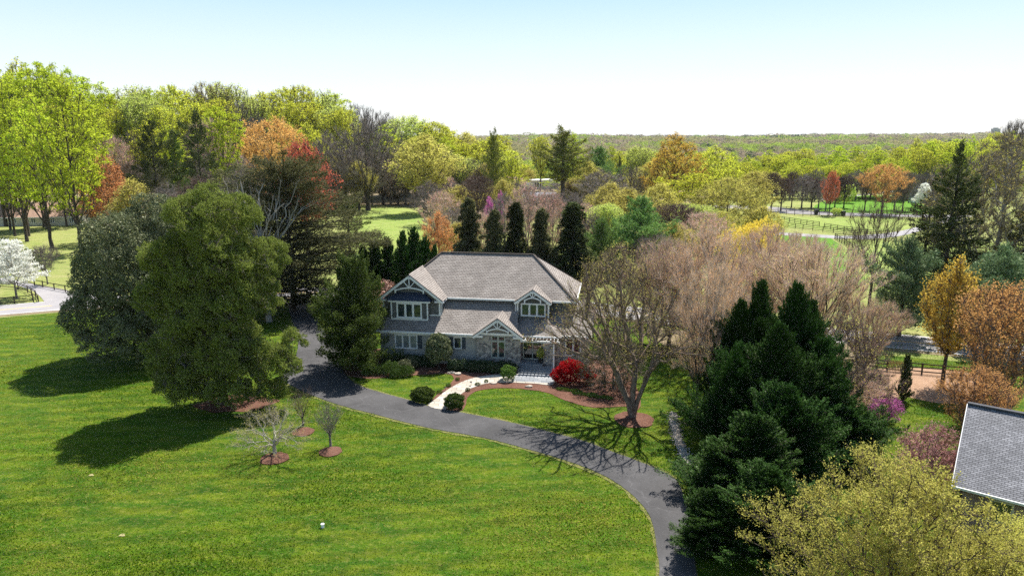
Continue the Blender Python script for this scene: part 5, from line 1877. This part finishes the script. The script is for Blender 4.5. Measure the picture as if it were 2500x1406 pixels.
    put(weep, 'crabapple_tree', 1515, 83, 600, 230, 'olive and brown twiggy tree right of the roof, behind the river birch', frac=.5)
    put(weep, 'crabapple_tree', 1620, 92, 620, 150, 'darker twiggy tree between the river birch and the pinkish trees', frac=.5, rz=2)
    put(weep, 'crabapple_tree', 2050, 60, 780, 260, 'tangled pale leafless tree right of the dark cypresses', frac=.5, rz=1)

    # ---------- the large evergreens on the left
    cedar_l = [(.6, .3, 16.9, 4.0, 3.8, 3.6), (-2.9, 0, 14.2, 2.8, 3.0, 2.9), (.6, 0, 11.5, 4.3, 3.8, 4.6), (5.2, .6, 14.0, 1.9, 2.0, 2.7), (4.5, .2, 10.4, 1.9, 2.0, 2.4), (-4.4, -.6, 10.4, 2.1, 2.2, 3.2),
               (-3.6, -1.6, 6.0, 2.5, 2.4, 2.6), (2.1, -3.0, 5.6, 2.7, 2.2, 2.7), (5.7, -1.4, 4.8, 2.6, 2.4, 2.4), (2.2, -3.4, 2.5, 2.5, 2.0, 2.0), (-1.8, -3.2, 2.7, 2.6, 2.1, 2.3), (7.3, -.4, 6.6, 1.2, 1.4, 1.5),
               (-.6, -2.8, 9.2, 2.4, 2.0, 2.8), (2.6, -2.4, 9.4, 2.0, 1.8, 2.4), (0, 0, 5.0, 3.8, 3.4, 4.4), (-4.4, -1, 2.8, 1.9, 1.9, 1.9), (5.4, -1.6, 2.0, 2.0, 1.8, 1.5), (-1.4, -2.2, 13.2, 2.2, 1.7, 2.3), (2.6, -1.8, 13.6, 2.0, 1.7, 2.2)]
    cedar = lobed(180, sublobes(1, cedar_l, 16), 'nd_cedar', 300000, .165, trunk=15, rb=.42, inward=.24, asp=.5, tilt=.55, up=.55, inner=9000, gaps=.30, wood=5200)
    X, Y = G(545, 985)
    plant(cedar, 'cedar_tree', X, Y, 0, 'large olive green cedar with rounded lobes standing in a mulch ring on the lawn', 'tree', rz=0)
    holly_l = [(0, 0, 9.5, 6.2, 6.0, 8.0), (-3.4, -2.0, 5.5, 4.6, 4.2, 4.4), (3.0, -2.0, 6.0, 4.4, 4.0, 5.0), (-4.5, .5, 9.5, 3.8, 3.8, 3.6), (.5, -3.5, 10.0, 3.8, 3.2, 4.0), (2.0, .5, 15.2, 3.8, 3.6, 3.5),
               (-2.2, -.5, 13.6, 3.6, 3.4, 3.4), (5.0, 0, 11.5, 3.4, 3.4, 4.0), (-6.0, -1.0, 4.0, 2.8, 2.6, 2.6), (0, -5.0, 4.2, 3.4, 2.6, 3.2)]
    holly_l += [(-3, -4, 2.4, 3.2, 2.6, 2.6), (2.5, -4.2, 2.4, 3.2, 2.4, 2.6), (-6.5, 0, 6.0, 2.4, 2.6, 3.0), (0, 0, 4.5, 5.5, 5.0, 4.5), (5.8, -1, 6.5, 2.6, 2.8, 3.6)]
    holly = lobed(181, sublobes(2, holly_l, 12, (.22, .36)), 'lf_holly', 260000, .19, trunk=13, rb=.4, inward=.22, asp=.55, tilt=.6, up=.0, inner=14000, gaps=.28, gsc=.9, wood=1500)
    X, Y = G(372, 868)
    plant(holly, 'holly_tree', X, Y, 0, 'broad dark holly with silvery glints left of the large cedar', 'tree', rz=0)
    spr = conifer(182, 21, 24, 'nd_hemlock', nb=240, per=520, z0=.04, asc=.12, droop=.12, size=.32, ragged=.55, gap=.12, lump=.28, prof=lambda t: np.clip((1 - t * .99) ** .36, 0, 1), asp=.3, spread=.9, top_asc=.5,
                  inner=.12)
    put(spr, 'spruce_tree', 705, 99, 402, 480, 'wide ragged dark spruce with a broken top behind the large cedar', rz=.9, frac=.5)
    # dead limbs and broken top of that spruce
    X, Y, z0, h = at(665, 93, 430)
    rgd = np.random.default_rng(3)
    sk = deciduous(183, 20.5, 13, 11, 70, 'flat', leaves=0, twig='bark_pale', twigs=260, tlen=1.4, tw=.04, bark='bark_pale', rb=.34, leader=.75, center=(0, 0), bf=.9)
    put(sk, 'dead_tree', 640, 93, 432, 260, 'dead pale branched snag beside the ragged dark spruce', rz=2.6)
    sp2 = conifer(184, 11.8, 11.5, 'nd_spruce', nb=200, per=300, z0=.0, asc=.30, droop=.05, size=.26, ragged=.5, lump=.22, prof=lambda t: (1 - t) ** .5, asp=.4, spread=.8)
    put(sp2, 'spruce_tree', 862, 73, 645, 240, 'dense green spruce against the left end of the house', rz=.3, frac=.45)
    # ---------- dogwood and small trees by the left road
    put(dog, 'dogwood_tree', 25, 107, 586, 122, 'white flowering dogwood at the left edge by the road', rz=.5, frac=.7)
    small = deciduous(185, 5, 5.5, 1.3, 260, 'vase', leaves=0, twig='twig_grey', twigs=3500, sub=3000, tlen=.55, tw=.022, bark='bark_grey', rb=.09, seg=.5, bf=.7)
    put(small, 'bare_tree', 108, 118, 600, 80, 'small leafless tree right of the white dogwood', frac=.6)
    # ---------- cypress group, right front
    leyA = conifer(186, 13.5, 7.6, 'nd_leyland', nb=620, per=160, z0=.0, asc=.55, droop=-.15, size=.19, ragged=.42, lump=.24, prof=lambda t: (1 - t) ** .68, asp=.42, spread=.55, top_asc=1.15, inner=.3)
    leyB = conifer(187, 12.0, 9.4, 'nd_leyland', nb=700, per=170, z0=.0, asc=.45, droop=-.12, size=.19, ragged=.45, lump=.28, prof=lambda t: (1 - t) ** .62, asp=.42, spread=.6, top_asc=1.1, inner=.3)
    for pr_, px, D, top, wm, lb in ((leyA, 1846, 58.5, 698, 7.0, 'left spired dark cypress at the back of the clump'), (leyA, 1930, 57, 703, 6.8, 'right spired dark cypress at the back of the clump'),
                                    (leyB, 1792, 53, 850, 7.6, 'dark cypress on the left shoulder of the clump'), (leyB, 2000, 54, 835, 8.6, 'dark cypress on the right shoulder of the clump'),
                                    (leyA, 1800, 59, 742, 6.5, 'thin leaning cypress spire at the upper left of the clump'), (leyA, 1968, 57.5, 745, 6.5, 'thin cypress spire at the upper right of the clump'),
                                    (leyA, 1890, 52, 800, 8.0, 'dark cypress between the two spired ones and the middle one'),
                                    (leyB, 1915, 46.5, 950, 9.5, 'middle cypress of the clump with a pointed tuft'), (leyB, 1772, 44, 1085, 6.4, 'left cypress of the clump hanging over the driveway'),
                                    (leyA, 1830, 43, 1020, 8.5, 'cypress in front of the middle one, left of the willow'),
                                    (leyB, 1742, 38.5, 1200, 6.0, 'lowest dark cypress by the driveway end, cut by the lower edge'),
                                    (leyB, 1880, 38, 1150, 8.5, 'nearest dark cypress of the clump, next to the willow'), (leyB, 2065, 50, 1000, 7.2, 'short green cypress at the right foot of the clump')):
        X, Y, z0, h = at(px, D, top, .5)
        plant(pr_, 'cypress_tree', X, Y, 0, lb, 'tree', sx=wm / pr_.w, sz=h / pr_.h)
    # ---------- yellow-green trees at the lower right
    yg = deciduous(188, 9.5, 11.5, 1.5, 900, 'dome', leaf='lf_forsythia', leaves=64000, lsize=.12, budson=.18, twig='twig_brown', twigs=6500, sub=8000, tlen=.95, tw=.022, lump=.38, rmin=.018, rexp=.43, bark='bark', bf=.5, rb=.22, seg=.7, lasp=.5, upward=.5)
    X, Y = G(2130, 1560)
    plant(yg, 'willow_tree', 19.6, 31.0, 0, 'large yellow-green budding tree filling the lower right corner', 'tree', sx=1.0, sz=1.0, rz=.5)
    plant(yg, 'willow_tree', 25.8, 29.2, 0, 'yellow-green budding tree in front of the brick wall at the lower right', 'tree', sx=.85, sz=.72, rz=2.5)
    pb = deciduous(189, 5, 5.5, .8, 420, 'dome', leaf='lf_pink', leaves=5500, lsize=.12, budson=.4, twig='twig_red', twigs=8000, sub=8000, tlen=.5, tw=.02, bark='bark_grey', rb=.1, seg=.5)
    X, Y = G(2268, 1195)
    plant(pb, 'magnolia_tree', X, Y, 0, 'pink budded bush left of the neighbour roof', 'shrub', rz=1)
    rbd = deciduous(190, 2.6, 3.0, .3, 160, 'round', leaf='lf_magenta', leaves=3200, lsize=.11, budson=.15, twig='twig_brown', twigs=1500, sub=900, tlen=.4, tw=.02, bark='bark', rb=.05, seg=.35)
    X, Y = G(2158, 1035)
    plant(rbd, 'redbud_shrub', X, Y, 0, 'small magenta flowering shrub right of the cypress clump', 'shrub', rz=0)
    arb = conifer(191, 4.6, 1.5, 'nd_dark', nb=110, per=45, z0=.0, asc=.9, size=.2, ragged=.2, prof=lambda t: (1 - t) ** .5, asp=.4, spread=.3)
    X, Y = G(2203, 978)
    plant(arb, 'arborvitae', X, Y, 0, 'narrow dark pointed arborvitae on the red-brown ground at right', 'tree')
    # ---------- river birch
    rb_ = deciduous(192, 15.5, 13.6, 5.4, 360, 'dome', leaf='lf_birch', leaves=9000, lsize=.12, budson=.6, twig='twig_brown', twigs=5500, sub=5000, tlen=.9, tw=.024, bark='bark_birch', bf=.7, rb=.42, rexp=.40, rmin=.018, upward=.35, center=(-1.9, .5),
                    stems=[[(-.35, 0, 1.2), (-1.6, .2, 4.2), (-3.6, .8, 8.0), (-6.2, 1.2, 11.2)], [(-.05, .1, 1.4), (0.1, .4, 5), (-1.0, .8, 9), (-1.6, 1, 13)], [(.4, 0, 1.6), (1.5, 0, 4.6), (2.2, .4, 8.5), (3.8, .6, 12)]], lump=.3)
    X, Y = G(1545, 1018)
    plant(rb_, 'river_birch', X, Y, 0, 'three stemmed river birch with peeling bark beside the curved driveway', 'tree', rz=0)
    # ---------- ornamental trees on the front lawn
    orn = deciduous(193, 4.3, 7.4, 1.0, 260, 'dome', lump=.3, leaf='lf_olive', leaves=5200, lsize=.055, budson=.1, twig='twig_grey', twigs=2600, sub=3200, tlen=.55, tw=.013, bark='bark_pale', rb=.12, seg=.4, bf=.6, upward=.3)
    X, Y = G(671, 1107)
    plant(orn, 'ornamental_tree', X, Y, .05, 'widest of the three small leafless trees on mulch rings in the lawn', 'tree', rz=.4)
    orn2 = deciduous(194, 3.9, 2.9, 1.1, 260, 'vase', leaves=0, twig='twig_grey', twigs=1500, sub=1800, tlen=.42, tw=.014, bark='bark_grey', rb=.085, seg=.35, bf=.9, upward=.6)
    X, Y = G(807, 1090)
    plant(orn2, 'ornamental_tree', X, Y, .05, 'narrow pinkish leafless tree on the right-hand mulch ring', 'tree', rz=0)
    X, Y = G(740, 1040)
    orn3 = deciduous(195, 3.6, 3.2, .9, 90, 'vase', leaves=0, twig='twig_brown', twigs=900, sub=700, tlen=.45, tw=.014, bark='bark', rb=.07, seg=.35, bf=.9, upward=.8)
    plant(orn3, 'ornamental_tree', X, Y, .05, 'thin upright leafless tree on the rear mulch ring, nearest the driveway', 'tree', rz=0)
    # ---------- shrubs at the house
    ball = lobed(200, [(0, 0, .80, .80, .80, .80)], 'lf_box', 7000, .085, trunk=.7, rb=.05, inward=.05, tilt=.6)
    X, Y = G(1241, 928)
    plant(ball, 'boxwood', X, Y, .05, 'neatly clipped round boxwood beside the front walk', 'shrub')
    X, Y = G(1250, 893)
    plant(ball, 'boxwood', X, Y, .02, 'round boxwood in the shade at the corner of the stone wall', 'shrub', sx=.8, sz=.95)
    bush = lobed(201, [(0, 0, .62, 1.12, 1.05, .72), (-.35, -.1, .7, .6, .6, .6), (.4, .1, .72, .6, .55, .55)], 'lf_juniper', 8000, .12, trunk=.4, rb=.06, inward=.12, tilt=.9)
    X, Y = G(1032, 978)
    plant(bush, 'rounded_shrub', X, Y, .02, 'low round shrub left of the walk at the driveway edge', 'shrub', sx=1.05, sz=1.0)
    X, Y = G(1109, 996)
    plant(bush, 'rounded_shrub', X, Y, .02, 'low round shrub right of the walk at the driveway edge', 'shrub', sx=.9, sz=1.05, rz=1)
    jun = lobed(202, [(-1.7, 0, .45, 1.3, .9, .65), (0, .2, .6, 1.4, 1.0, .85), (1.6, 0, .5, 1.1, .8, .65), (-2.5, -.3, .3, .8, .7, .45), (.8, -.5, .4, .9, .7, .6)], 'lf_juniper', 12000, .15, trunk=.4, rb=.08, inward=.3, tilt=1.2, up=.7, asp=.3)
    X, Y = G(955, 915)
    plant(jun, 'juniper_shrub', X, Y, .02, 'wide spreading juniper at the left lawn edge', 'shrub', rz=-.15)
    hl = lobed(203, [(0, 0, 2.3, 1.4, 1.4, 1.65), (0, 0, 1.8, 1.45, 1.45, 1.1)], 'lf_holly', 13000, .16, trunk=1.6, rb=.1, inward=.06, tilt=.8)
    X, Y = G(1072, 899)
    plant(hl, 'holly_bush', X, Y, .02, 'clipped egg shaped holly between the two lower left windows', 'shrub', sx=1.0, sz=1.02)
    hd = lobed(204, [(-3.2 + k * 1.05, (k % 2) * .15, .55, .85, .7, .75) for k in range(7)], 'lf_hedge', 12000, .14, trunk=.3, rb=.04, inward=.12)
    X, Y = G(1178, 908)
    plant(hd, 'hedge', X, Y, .02, 'long dark hedge under the stone gable', 'hedge', rz=-HR)
    X, Y = G(1000, 893)
    plant(hd, 'hedge', X, Y, .02, 'dark hedge under the lower left triple window', 'hedge', rz=-HR, sx=.8)
    cot = lobed(205, [(-.9, 0, .5, 1.0, .8, .7), (.6, 0, .55, 1.1, .8, .8)], 'lf_holly', 4500, .15, trunk=.3, rb=.05)
    X, Y = G(995, 903)
    plant(cot, 'shiny_shrub', X, Y, .02, 'shiny leafed shrub between the juniper and the egg shaped holly', 'shrub')
    jm = lobed(206, [(0, 0, 1.25, 1.35, 1.2, 1.05), (-.9, -.2, .85, 1.0, .9, .75), (1.0, 0, 1.0, 1.0, .9, .8), (1.7, -.1, .7, .7, .7, .5)], 'lf_red', 14000, .12, trunk=1.0, rb=.08, inward=.2, tilt=.6, up=-.3, bark='bark')
    X, Y = G(1393, 935)
    plant(jm, 'japanese_maple', X, Y, .02, 'low crimson maple right of the entrance steps', 'shrub', rz=0, sx=1.12, sz=1.1)
    dm = deciduous(207, 6.2, 7.5, .6, 420, 'dome', leaf='nd_dark', leaves=9000, lsize=.14, budson=.5, twig='twig_grey', twigs=5000, sub=6000, tlen=.6, tw=.026, bark='bark', rb=.12, upward=-.35, seg=.5)
    X, Y = G(1497, 946)
    plant(dm, 'weeping_tree', X, Y, .02, 'dark dense weeping tree between the crimson maple and the river birch', 'tree')
    hd2 = lobed(208, [(-5 + k * 1.5, (k % 3) * .2, .5, 1.1, .9, .8) for k in range(8)], 'lf_hedge', 9000, .16, trunk=.3, rb=.04)
    X, Y = G(1640, 868)
    plant(hd2, 'hedge', X, Y, .02, 'dark low hedge behind the green grass right of the river birch', 'hedge', rz=-.1)
    tiny = lobed(209, [(0, 0, .16, .26, .25, .2)], 'lf_juniper', 420, .07, trunk=.1, rb=.01)
    for (x, y), w_ in zip(((1117, 929), (1095, 944), (1073, 960), (1187, 934), (1166, 941), (1142, 955), (1128, 972)),
                          ('first from the house, left of the walk', 'second from the house, left of the walk', 'third from the house, left of the walk', 'nearest the clipped boxwood, right of the walk',
                           'second from the boxwood, right of the walk', 'third from the boxwood, right of the walk', 'nearest the driveway shrub, right of the walk')):
        X, Y = G(x, y)
        plant(tiny, 'small_shrub', X, Y, .02, 'tiny green mound in the mulch, ' + w_, 'shrub', group='little mounds along the walk', sx=random.uniform(.85, 1.2))
    # daffodil clumps
    daf = lobed(210, [(-.7, 0, .12, .8, .25, .2), (.6, .05, .12, .7, .25, .22)], 'lf_box', 1400, .16, up=1.2, asp=.2)
    for x, y, lb in ((1392, 956, 'clump of green daffodil leaves near the crimson maple'), (1432, 966, 'middle clump of green daffodil leaves on the bed edge'), (1465, 972, 'clump of green daffodil leaves nearest the river birch')):
        X, Y = G(x, y)
        plant(daf, 'daffodil_clump', X, Y, .02, lb, 'plant', rz=-.35)
    # potted shrub on the porch
    X, Y = hw(3.45, -1.7)
    e = plant(lobed(211, [(0, 0, 1.1, .45, .45, .7)], 'lf_mid', 900, .12, trunk=1.0, rb=.03, part='foliage'), 'potted_plant', X, Y, .78, 'pale potted plant right of the entrance door', 'plant')
    p = MB(); p.cyl((0, 0, 0), (0, 0, .42), .18, .26, 14); p.build('pot', M['black_plastic'], e)


build_trees()


# ------------------------------------------------------------------ stuff: far woods, undergrowth, gravel
def crown_shells(pos, rad, hgt, per, size, rg):
    n = len(pos)
    k = np.repeat(np.arange(n), per)
    d = unit(rg.normal(size=(len(k), 3)))
    d[:, 2] = np.abs(d[:, 2]) * 1.0 - .15
    d[:, 1] = np.where(rg.random(len(k)) < .5, -np.abs(d[:, 1]), d[:, 1])
    C = pos[k] + np.stack([d[:, 0] * rad[k], d[:, 1] * rad[k], d[:, 2] * hgt[k]], 1) * (1 - .25 * rg.random((len(k), 1)))
    nn = unit(d + rg.normal(size=d.shape) * .35)
    A = np.cross(nn, rg.normal(size=d.shape))
    s = size * rg.uniform(.6, 1.4, len(k))
    if np.ndim(size) > 0: pass
    return diamonds(C, A, nn, s, s * .75), k


def far_woods():
    rg = np.random.default_rng(77)
    mats = [M['far_lime'], M['far_brown'], M['far_olive'], M['far_dark']]
    Vs, Fs, Ms, off = [], [], [], 0
    for (d0, d1, sp, r, hh, per, size) in ((365, 700, 9.5, 6.0, 8.0, 170, 1.0), (700, 1300, 14, 8.5, 9, 110, 1.6), (1300, 2400, 26, 16, 10, 60, 3.2), (2400, 5200, 60, 36, 12, 40, 8)):
        area = (math.radians(86) / 2) * (d1 ** 2 - d0 ** 2)
        n = int(area / sp ** 2)
        d = np.sqrt(rg.uniform(d0 ** 2, d1 ** 2, n))
        a = rg.uniform(math.radians(-43), math.radians(43), n)
        X, Y = d * np.sin(a), d * np.cos(a)
        z = terr(X, Y) + 9 + 1.6 * np.sin(X / 90) * np.sin(Y / 110) + rg.normal(size=n) * (1.6 + d / 1100) + np.clip((d - 1500) / 2000, 0, 1) * (5 * np.sin(X / 310 + 1) + 4 * np.sin(X / 140))
        pos = np.stack([X, Y, z], 1)
        rad = r * rg.uniform(.7, 1.25, n)
        hgt = hh * rg.uniform(.75, 1.15, n)
        (V, F), k = crown_shells(pos, rad, hgt, per, size, rg)
        # stands of one kind run together
        fld = np.sin(X / 140 + 2 * np.sin(Y / 260)) + .8 * np.sin(Y / 180 + X / 400) + rg.normal(size=n) * .55
        kind = np.where(fld > .75, 0, np.where(fld > -.35, 1, 2))
        kind = np.where((d < 560) & (rg.random(n) < .55), 0, kind)
        kind = np.where(rg.random(n) < .03, 3, kind)
        Vs.append(V); Fs.append(F + off); Ms.append(kind[k]); off += len(V)
    me = np_mesh('distant_woods', np.vstack(Vs), Fs, mats, midx=np.concatenate(Ms))
    o = link('distant_woods', me)
    tag(o, 'unbroken woodland of green, brown and purplish crowns reaching to the horizon', 'woods', kind='stuff')


M['far_lime'] = m_leaf('distant_green_crowns', (.32, .42, .07), (.36, .46, .09), .4, None, 0, .03)
M['far_brown'] = m_leaf('distant_brown_crowns', (.34, .27, .20), (.39, .31, .24), .35, None, 0, .03)
M['far_olive'] = m_leaf('distant_olive_crowns', (.38, .35, .16), (.42, .39, .19), .35, None, 0, .03)
M['far_dark'] = m_leaf('distant_evergreen_crowns', (.05, .08, .04), (.09, .13, .07), .1, None, 0, .03)
far_woods()


def brush(name, label, pts, n, hgt, mat, seg=.9, tw=.04):
    """tangled low twigs over an outlined patch"""
    rg = np.random.default_rng(len(name) * 13 + n)
    W = np.array([G(*p) for p in pts])
    c = W.mean(0)
    k = rg.integers(0, len(W), n)
    k2 = (k + 1) % len(W)
    a, b = rg.random((n, 1)), rg.random((n, 1))
    fl = (a + b) > 1
    a, b = np.where(fl, 1 - a, a), np.where(fl, 1 - b, b)
    P = c + (W[k] - c) * a + (W[k2] - c) * b
    P = np.hstack([P, rg.random((n, 1)) ** 1.5 * hgt * .8])
    D = unit(rg.normal(size=(n, 3)) * .6 + np.array([0, 0, .8]))
    V, F = ribbons(P, D, rg.uniform(.5, 1.4, n) * seg, tw, rg)
    me = np_mesh(name, V, [F], [M[mat]])
    tag(link(name, me), label, 'undergrowth', kind='stuff')


brush('undergrowth', 'leafless brushwood under the trees at the edge of the woods', [(300, 520), (640, 512), (880, 507), (900, 495), (640, 490), (300, 500)], 16000, 3.5, 'twig_brown', 1.4, .07)
brush('undergrowth', 'leafless brushwood right of the back lawn', [(1020, 508), (1060, 540), (1150, 560), (1300, 545), (1500, 535), (1640, 530), (1640, 505), (1300, 490), (1000, 498)], 22000, 3.5, 'twig_grey', 1.4, .06)
brush('undergrowth', 'tangled pinkish brush right of the cypress clump', [(2040, 960), (2080, 920), (2170, 940), (2160, 1000), (2120, 1010)], 9000, 1.8, 'twig_pink', .9, .025)
brush('undergrowth', 'brown brush behind the river birch', [(1580, 860), (1700, 850), (2000, 870), (2060, 900), (1900, 905), (1700, 890)], 9000, 1.5, 'twig_brown', .8, .03)


def gravel():
    rg = np.random.default_rng(9)
    px = [(1634, 1018), (1642, 1005), (1653, 1035), (1661, 1070), (1684, 1122), (1672, 1128), (1653, 1095), (1643, 1055)]
    sheet('creek_bed', px, .014, M['stone_path'], drop=.005)
    ctr = np.array([G(*p) for p in ((1640, 1008), (1648, 1040), (1656, 1080), (1682, 1130))])
    n = 900
    t = rg.random(n) * 3
    i = np.minimum(t.astype(int), 2)
    f = (t - i)[:, None]
    P = ctr[i] * (1 - f) + ctr[i + 1] * f + rg.normal(size=(n, 2)) * .24
    P = np.hstack([P, np.full((n, 1), .03)])
    ico = np.array([(0, 0, 1), (.9, 0, .2), (.28, .85, .2), (-.72, .52, .2), (-.72, -.52, .2), (.28, -.85, .2), (0, 0, -.6)])
    fc = np.array([(0, 1, 2), (0, 2, 3), (0, 3, 4), (0, 4, 5), (0, 5, 1), (6, 2, 1), (6, 3, 2), (6, 4, 3), (6, 5, 4), (6, 1, 5)])
    s = rg.uniform(.05, .14, (n, 1, 1)) * rg.uniform(.7, 1.3, (n, 1, 3)) * np.array([1, 1, .6])
    V = (P[:, None] + ico[None] * s).reshape(-1, 3)
    F = (fc[None] + (np.arange(n) * 7)[:, None, None]).reshape(-1, 3)
    tag(link('gravel', np_mesh('gravel', V, [F], [M['rock']])), 'pale river stones in the dry creek bed by the driveway', 'gravel', kind='stuff')


gravel()



KEEP_OFF.append([hw(*p) for p in ((-15.5, -2.2), (9, -2.2), (9, 12), (-15.5, 12))])
KEEP_OFF.append([hw(*p) for p in ((1, -6.2), (5.4, -6.2), (5.4, 0), (1, 0))])
KEEP_OFF.append([(-200, 99), (200, 99), (200, 84), (62, 79), (20, 90), (-20, 98), (-200, 90)])


def in_poly(P, W):
    x, y = P[:, 0], P[:, 1]
    c = np.zeros(len(P), bool)
    W = np.asarray(W)
    for i in range(len(W)):
        x1, y1 = W[i]
        x2, y2 = W[i - 1]
        m = ((y1 > y) != (y2 > y)) & (x < (x2 - x1) * (y - y1) / ((y2 - y1) if abs(y2 - y1) > 1e-9 else 1e-9) + x1)
        c ^= m
    return c


def grass():
    """tufts standing on the lawn within the nearer part of the lot"""
    rg = np.random.default_rng(31)
    n = 520000
    D = 31 + 62 * rg.random(n) ** 1.25
    X = (rg.random(n) * 1.72 - .90) * D
    P = np.stack([X, D], 1)
    keep = np.ones(n, bool)
    for W in KEEP_OFF: keep &= ~in_poly(P, W)
    dens = np.sin(X * .31 + 1.3 * np.sin(D * .22)) + np.sin(D * .47 + X * .12) + rg.normal(size=n) * 1.1
    keep &= dens > -.7
    P = P[keep]
    m = len(P)
    s = rg.uniform(.045, .13, m) * (1 + .5 * (dens[keep] > 1.6))
    C = np.stack([P[:, 0], P[:, 1], s * .32 + .006], 1)
    A = unit(rg.normal(size=(m, 3)) * np.array([.9, .9, .3]) + np.array([0, 0, .8]))
    V, F = diamonds(C, A, rg.normal(size=(m, 3)), s, s * .5)
    q = P[:, 0] * .20 + 1.4 * np.sin(P[:, 1] * .17 + 1)
    fld = np.sin(q) + np.sin(P[:, 1] * .33 + P[:, 0] * .09) + .6 * np.sin(P[:, 0] * .83 + P[:, 1] * .5)
    mi = (rg.random(m) < np.clip(.16 + .22 * fld, .03, .75)).astype(int)
    me = np_mesh('grass', V, [F], [M['blade'], M['blade_dry']], midx=mi)
    tag(link('grass', me), 'short tufty green grass of the lawn', 'grass', kind='stuff')


M['blade'] = m_leaf('grass_blades', (.040, .110, .006), (.155, .225, .012), .3, None, 0, .12)
M['blade_dry'] = m_leaf('yellowed_grass_blades', (.20, .22, .025), (.40, .35, .09), .3, None, 0, .12)
grass()


def haze():
    """thin air between here and the horizon"""
    m, nt, out = mat_base('haze')
    v = nt.nodes.new('ShaderNodeVolumePrincipled')
    v.inputs['Color'].default_value = (.86, .93, 1.0, 1)
    v.inputs['Density'].default_value = .00004
    v.inputs['Anisotropy'].default_value = .0
    nt.links.new(v.outputs[0], out.inputs['Volume'])
    o = MB().box(-6200, 6200, -60, 7200, -16, 62).build('haze', m)
    tag(o, 'pale thin haze over the distant woods', 'haze', kind='stuff')


haze()
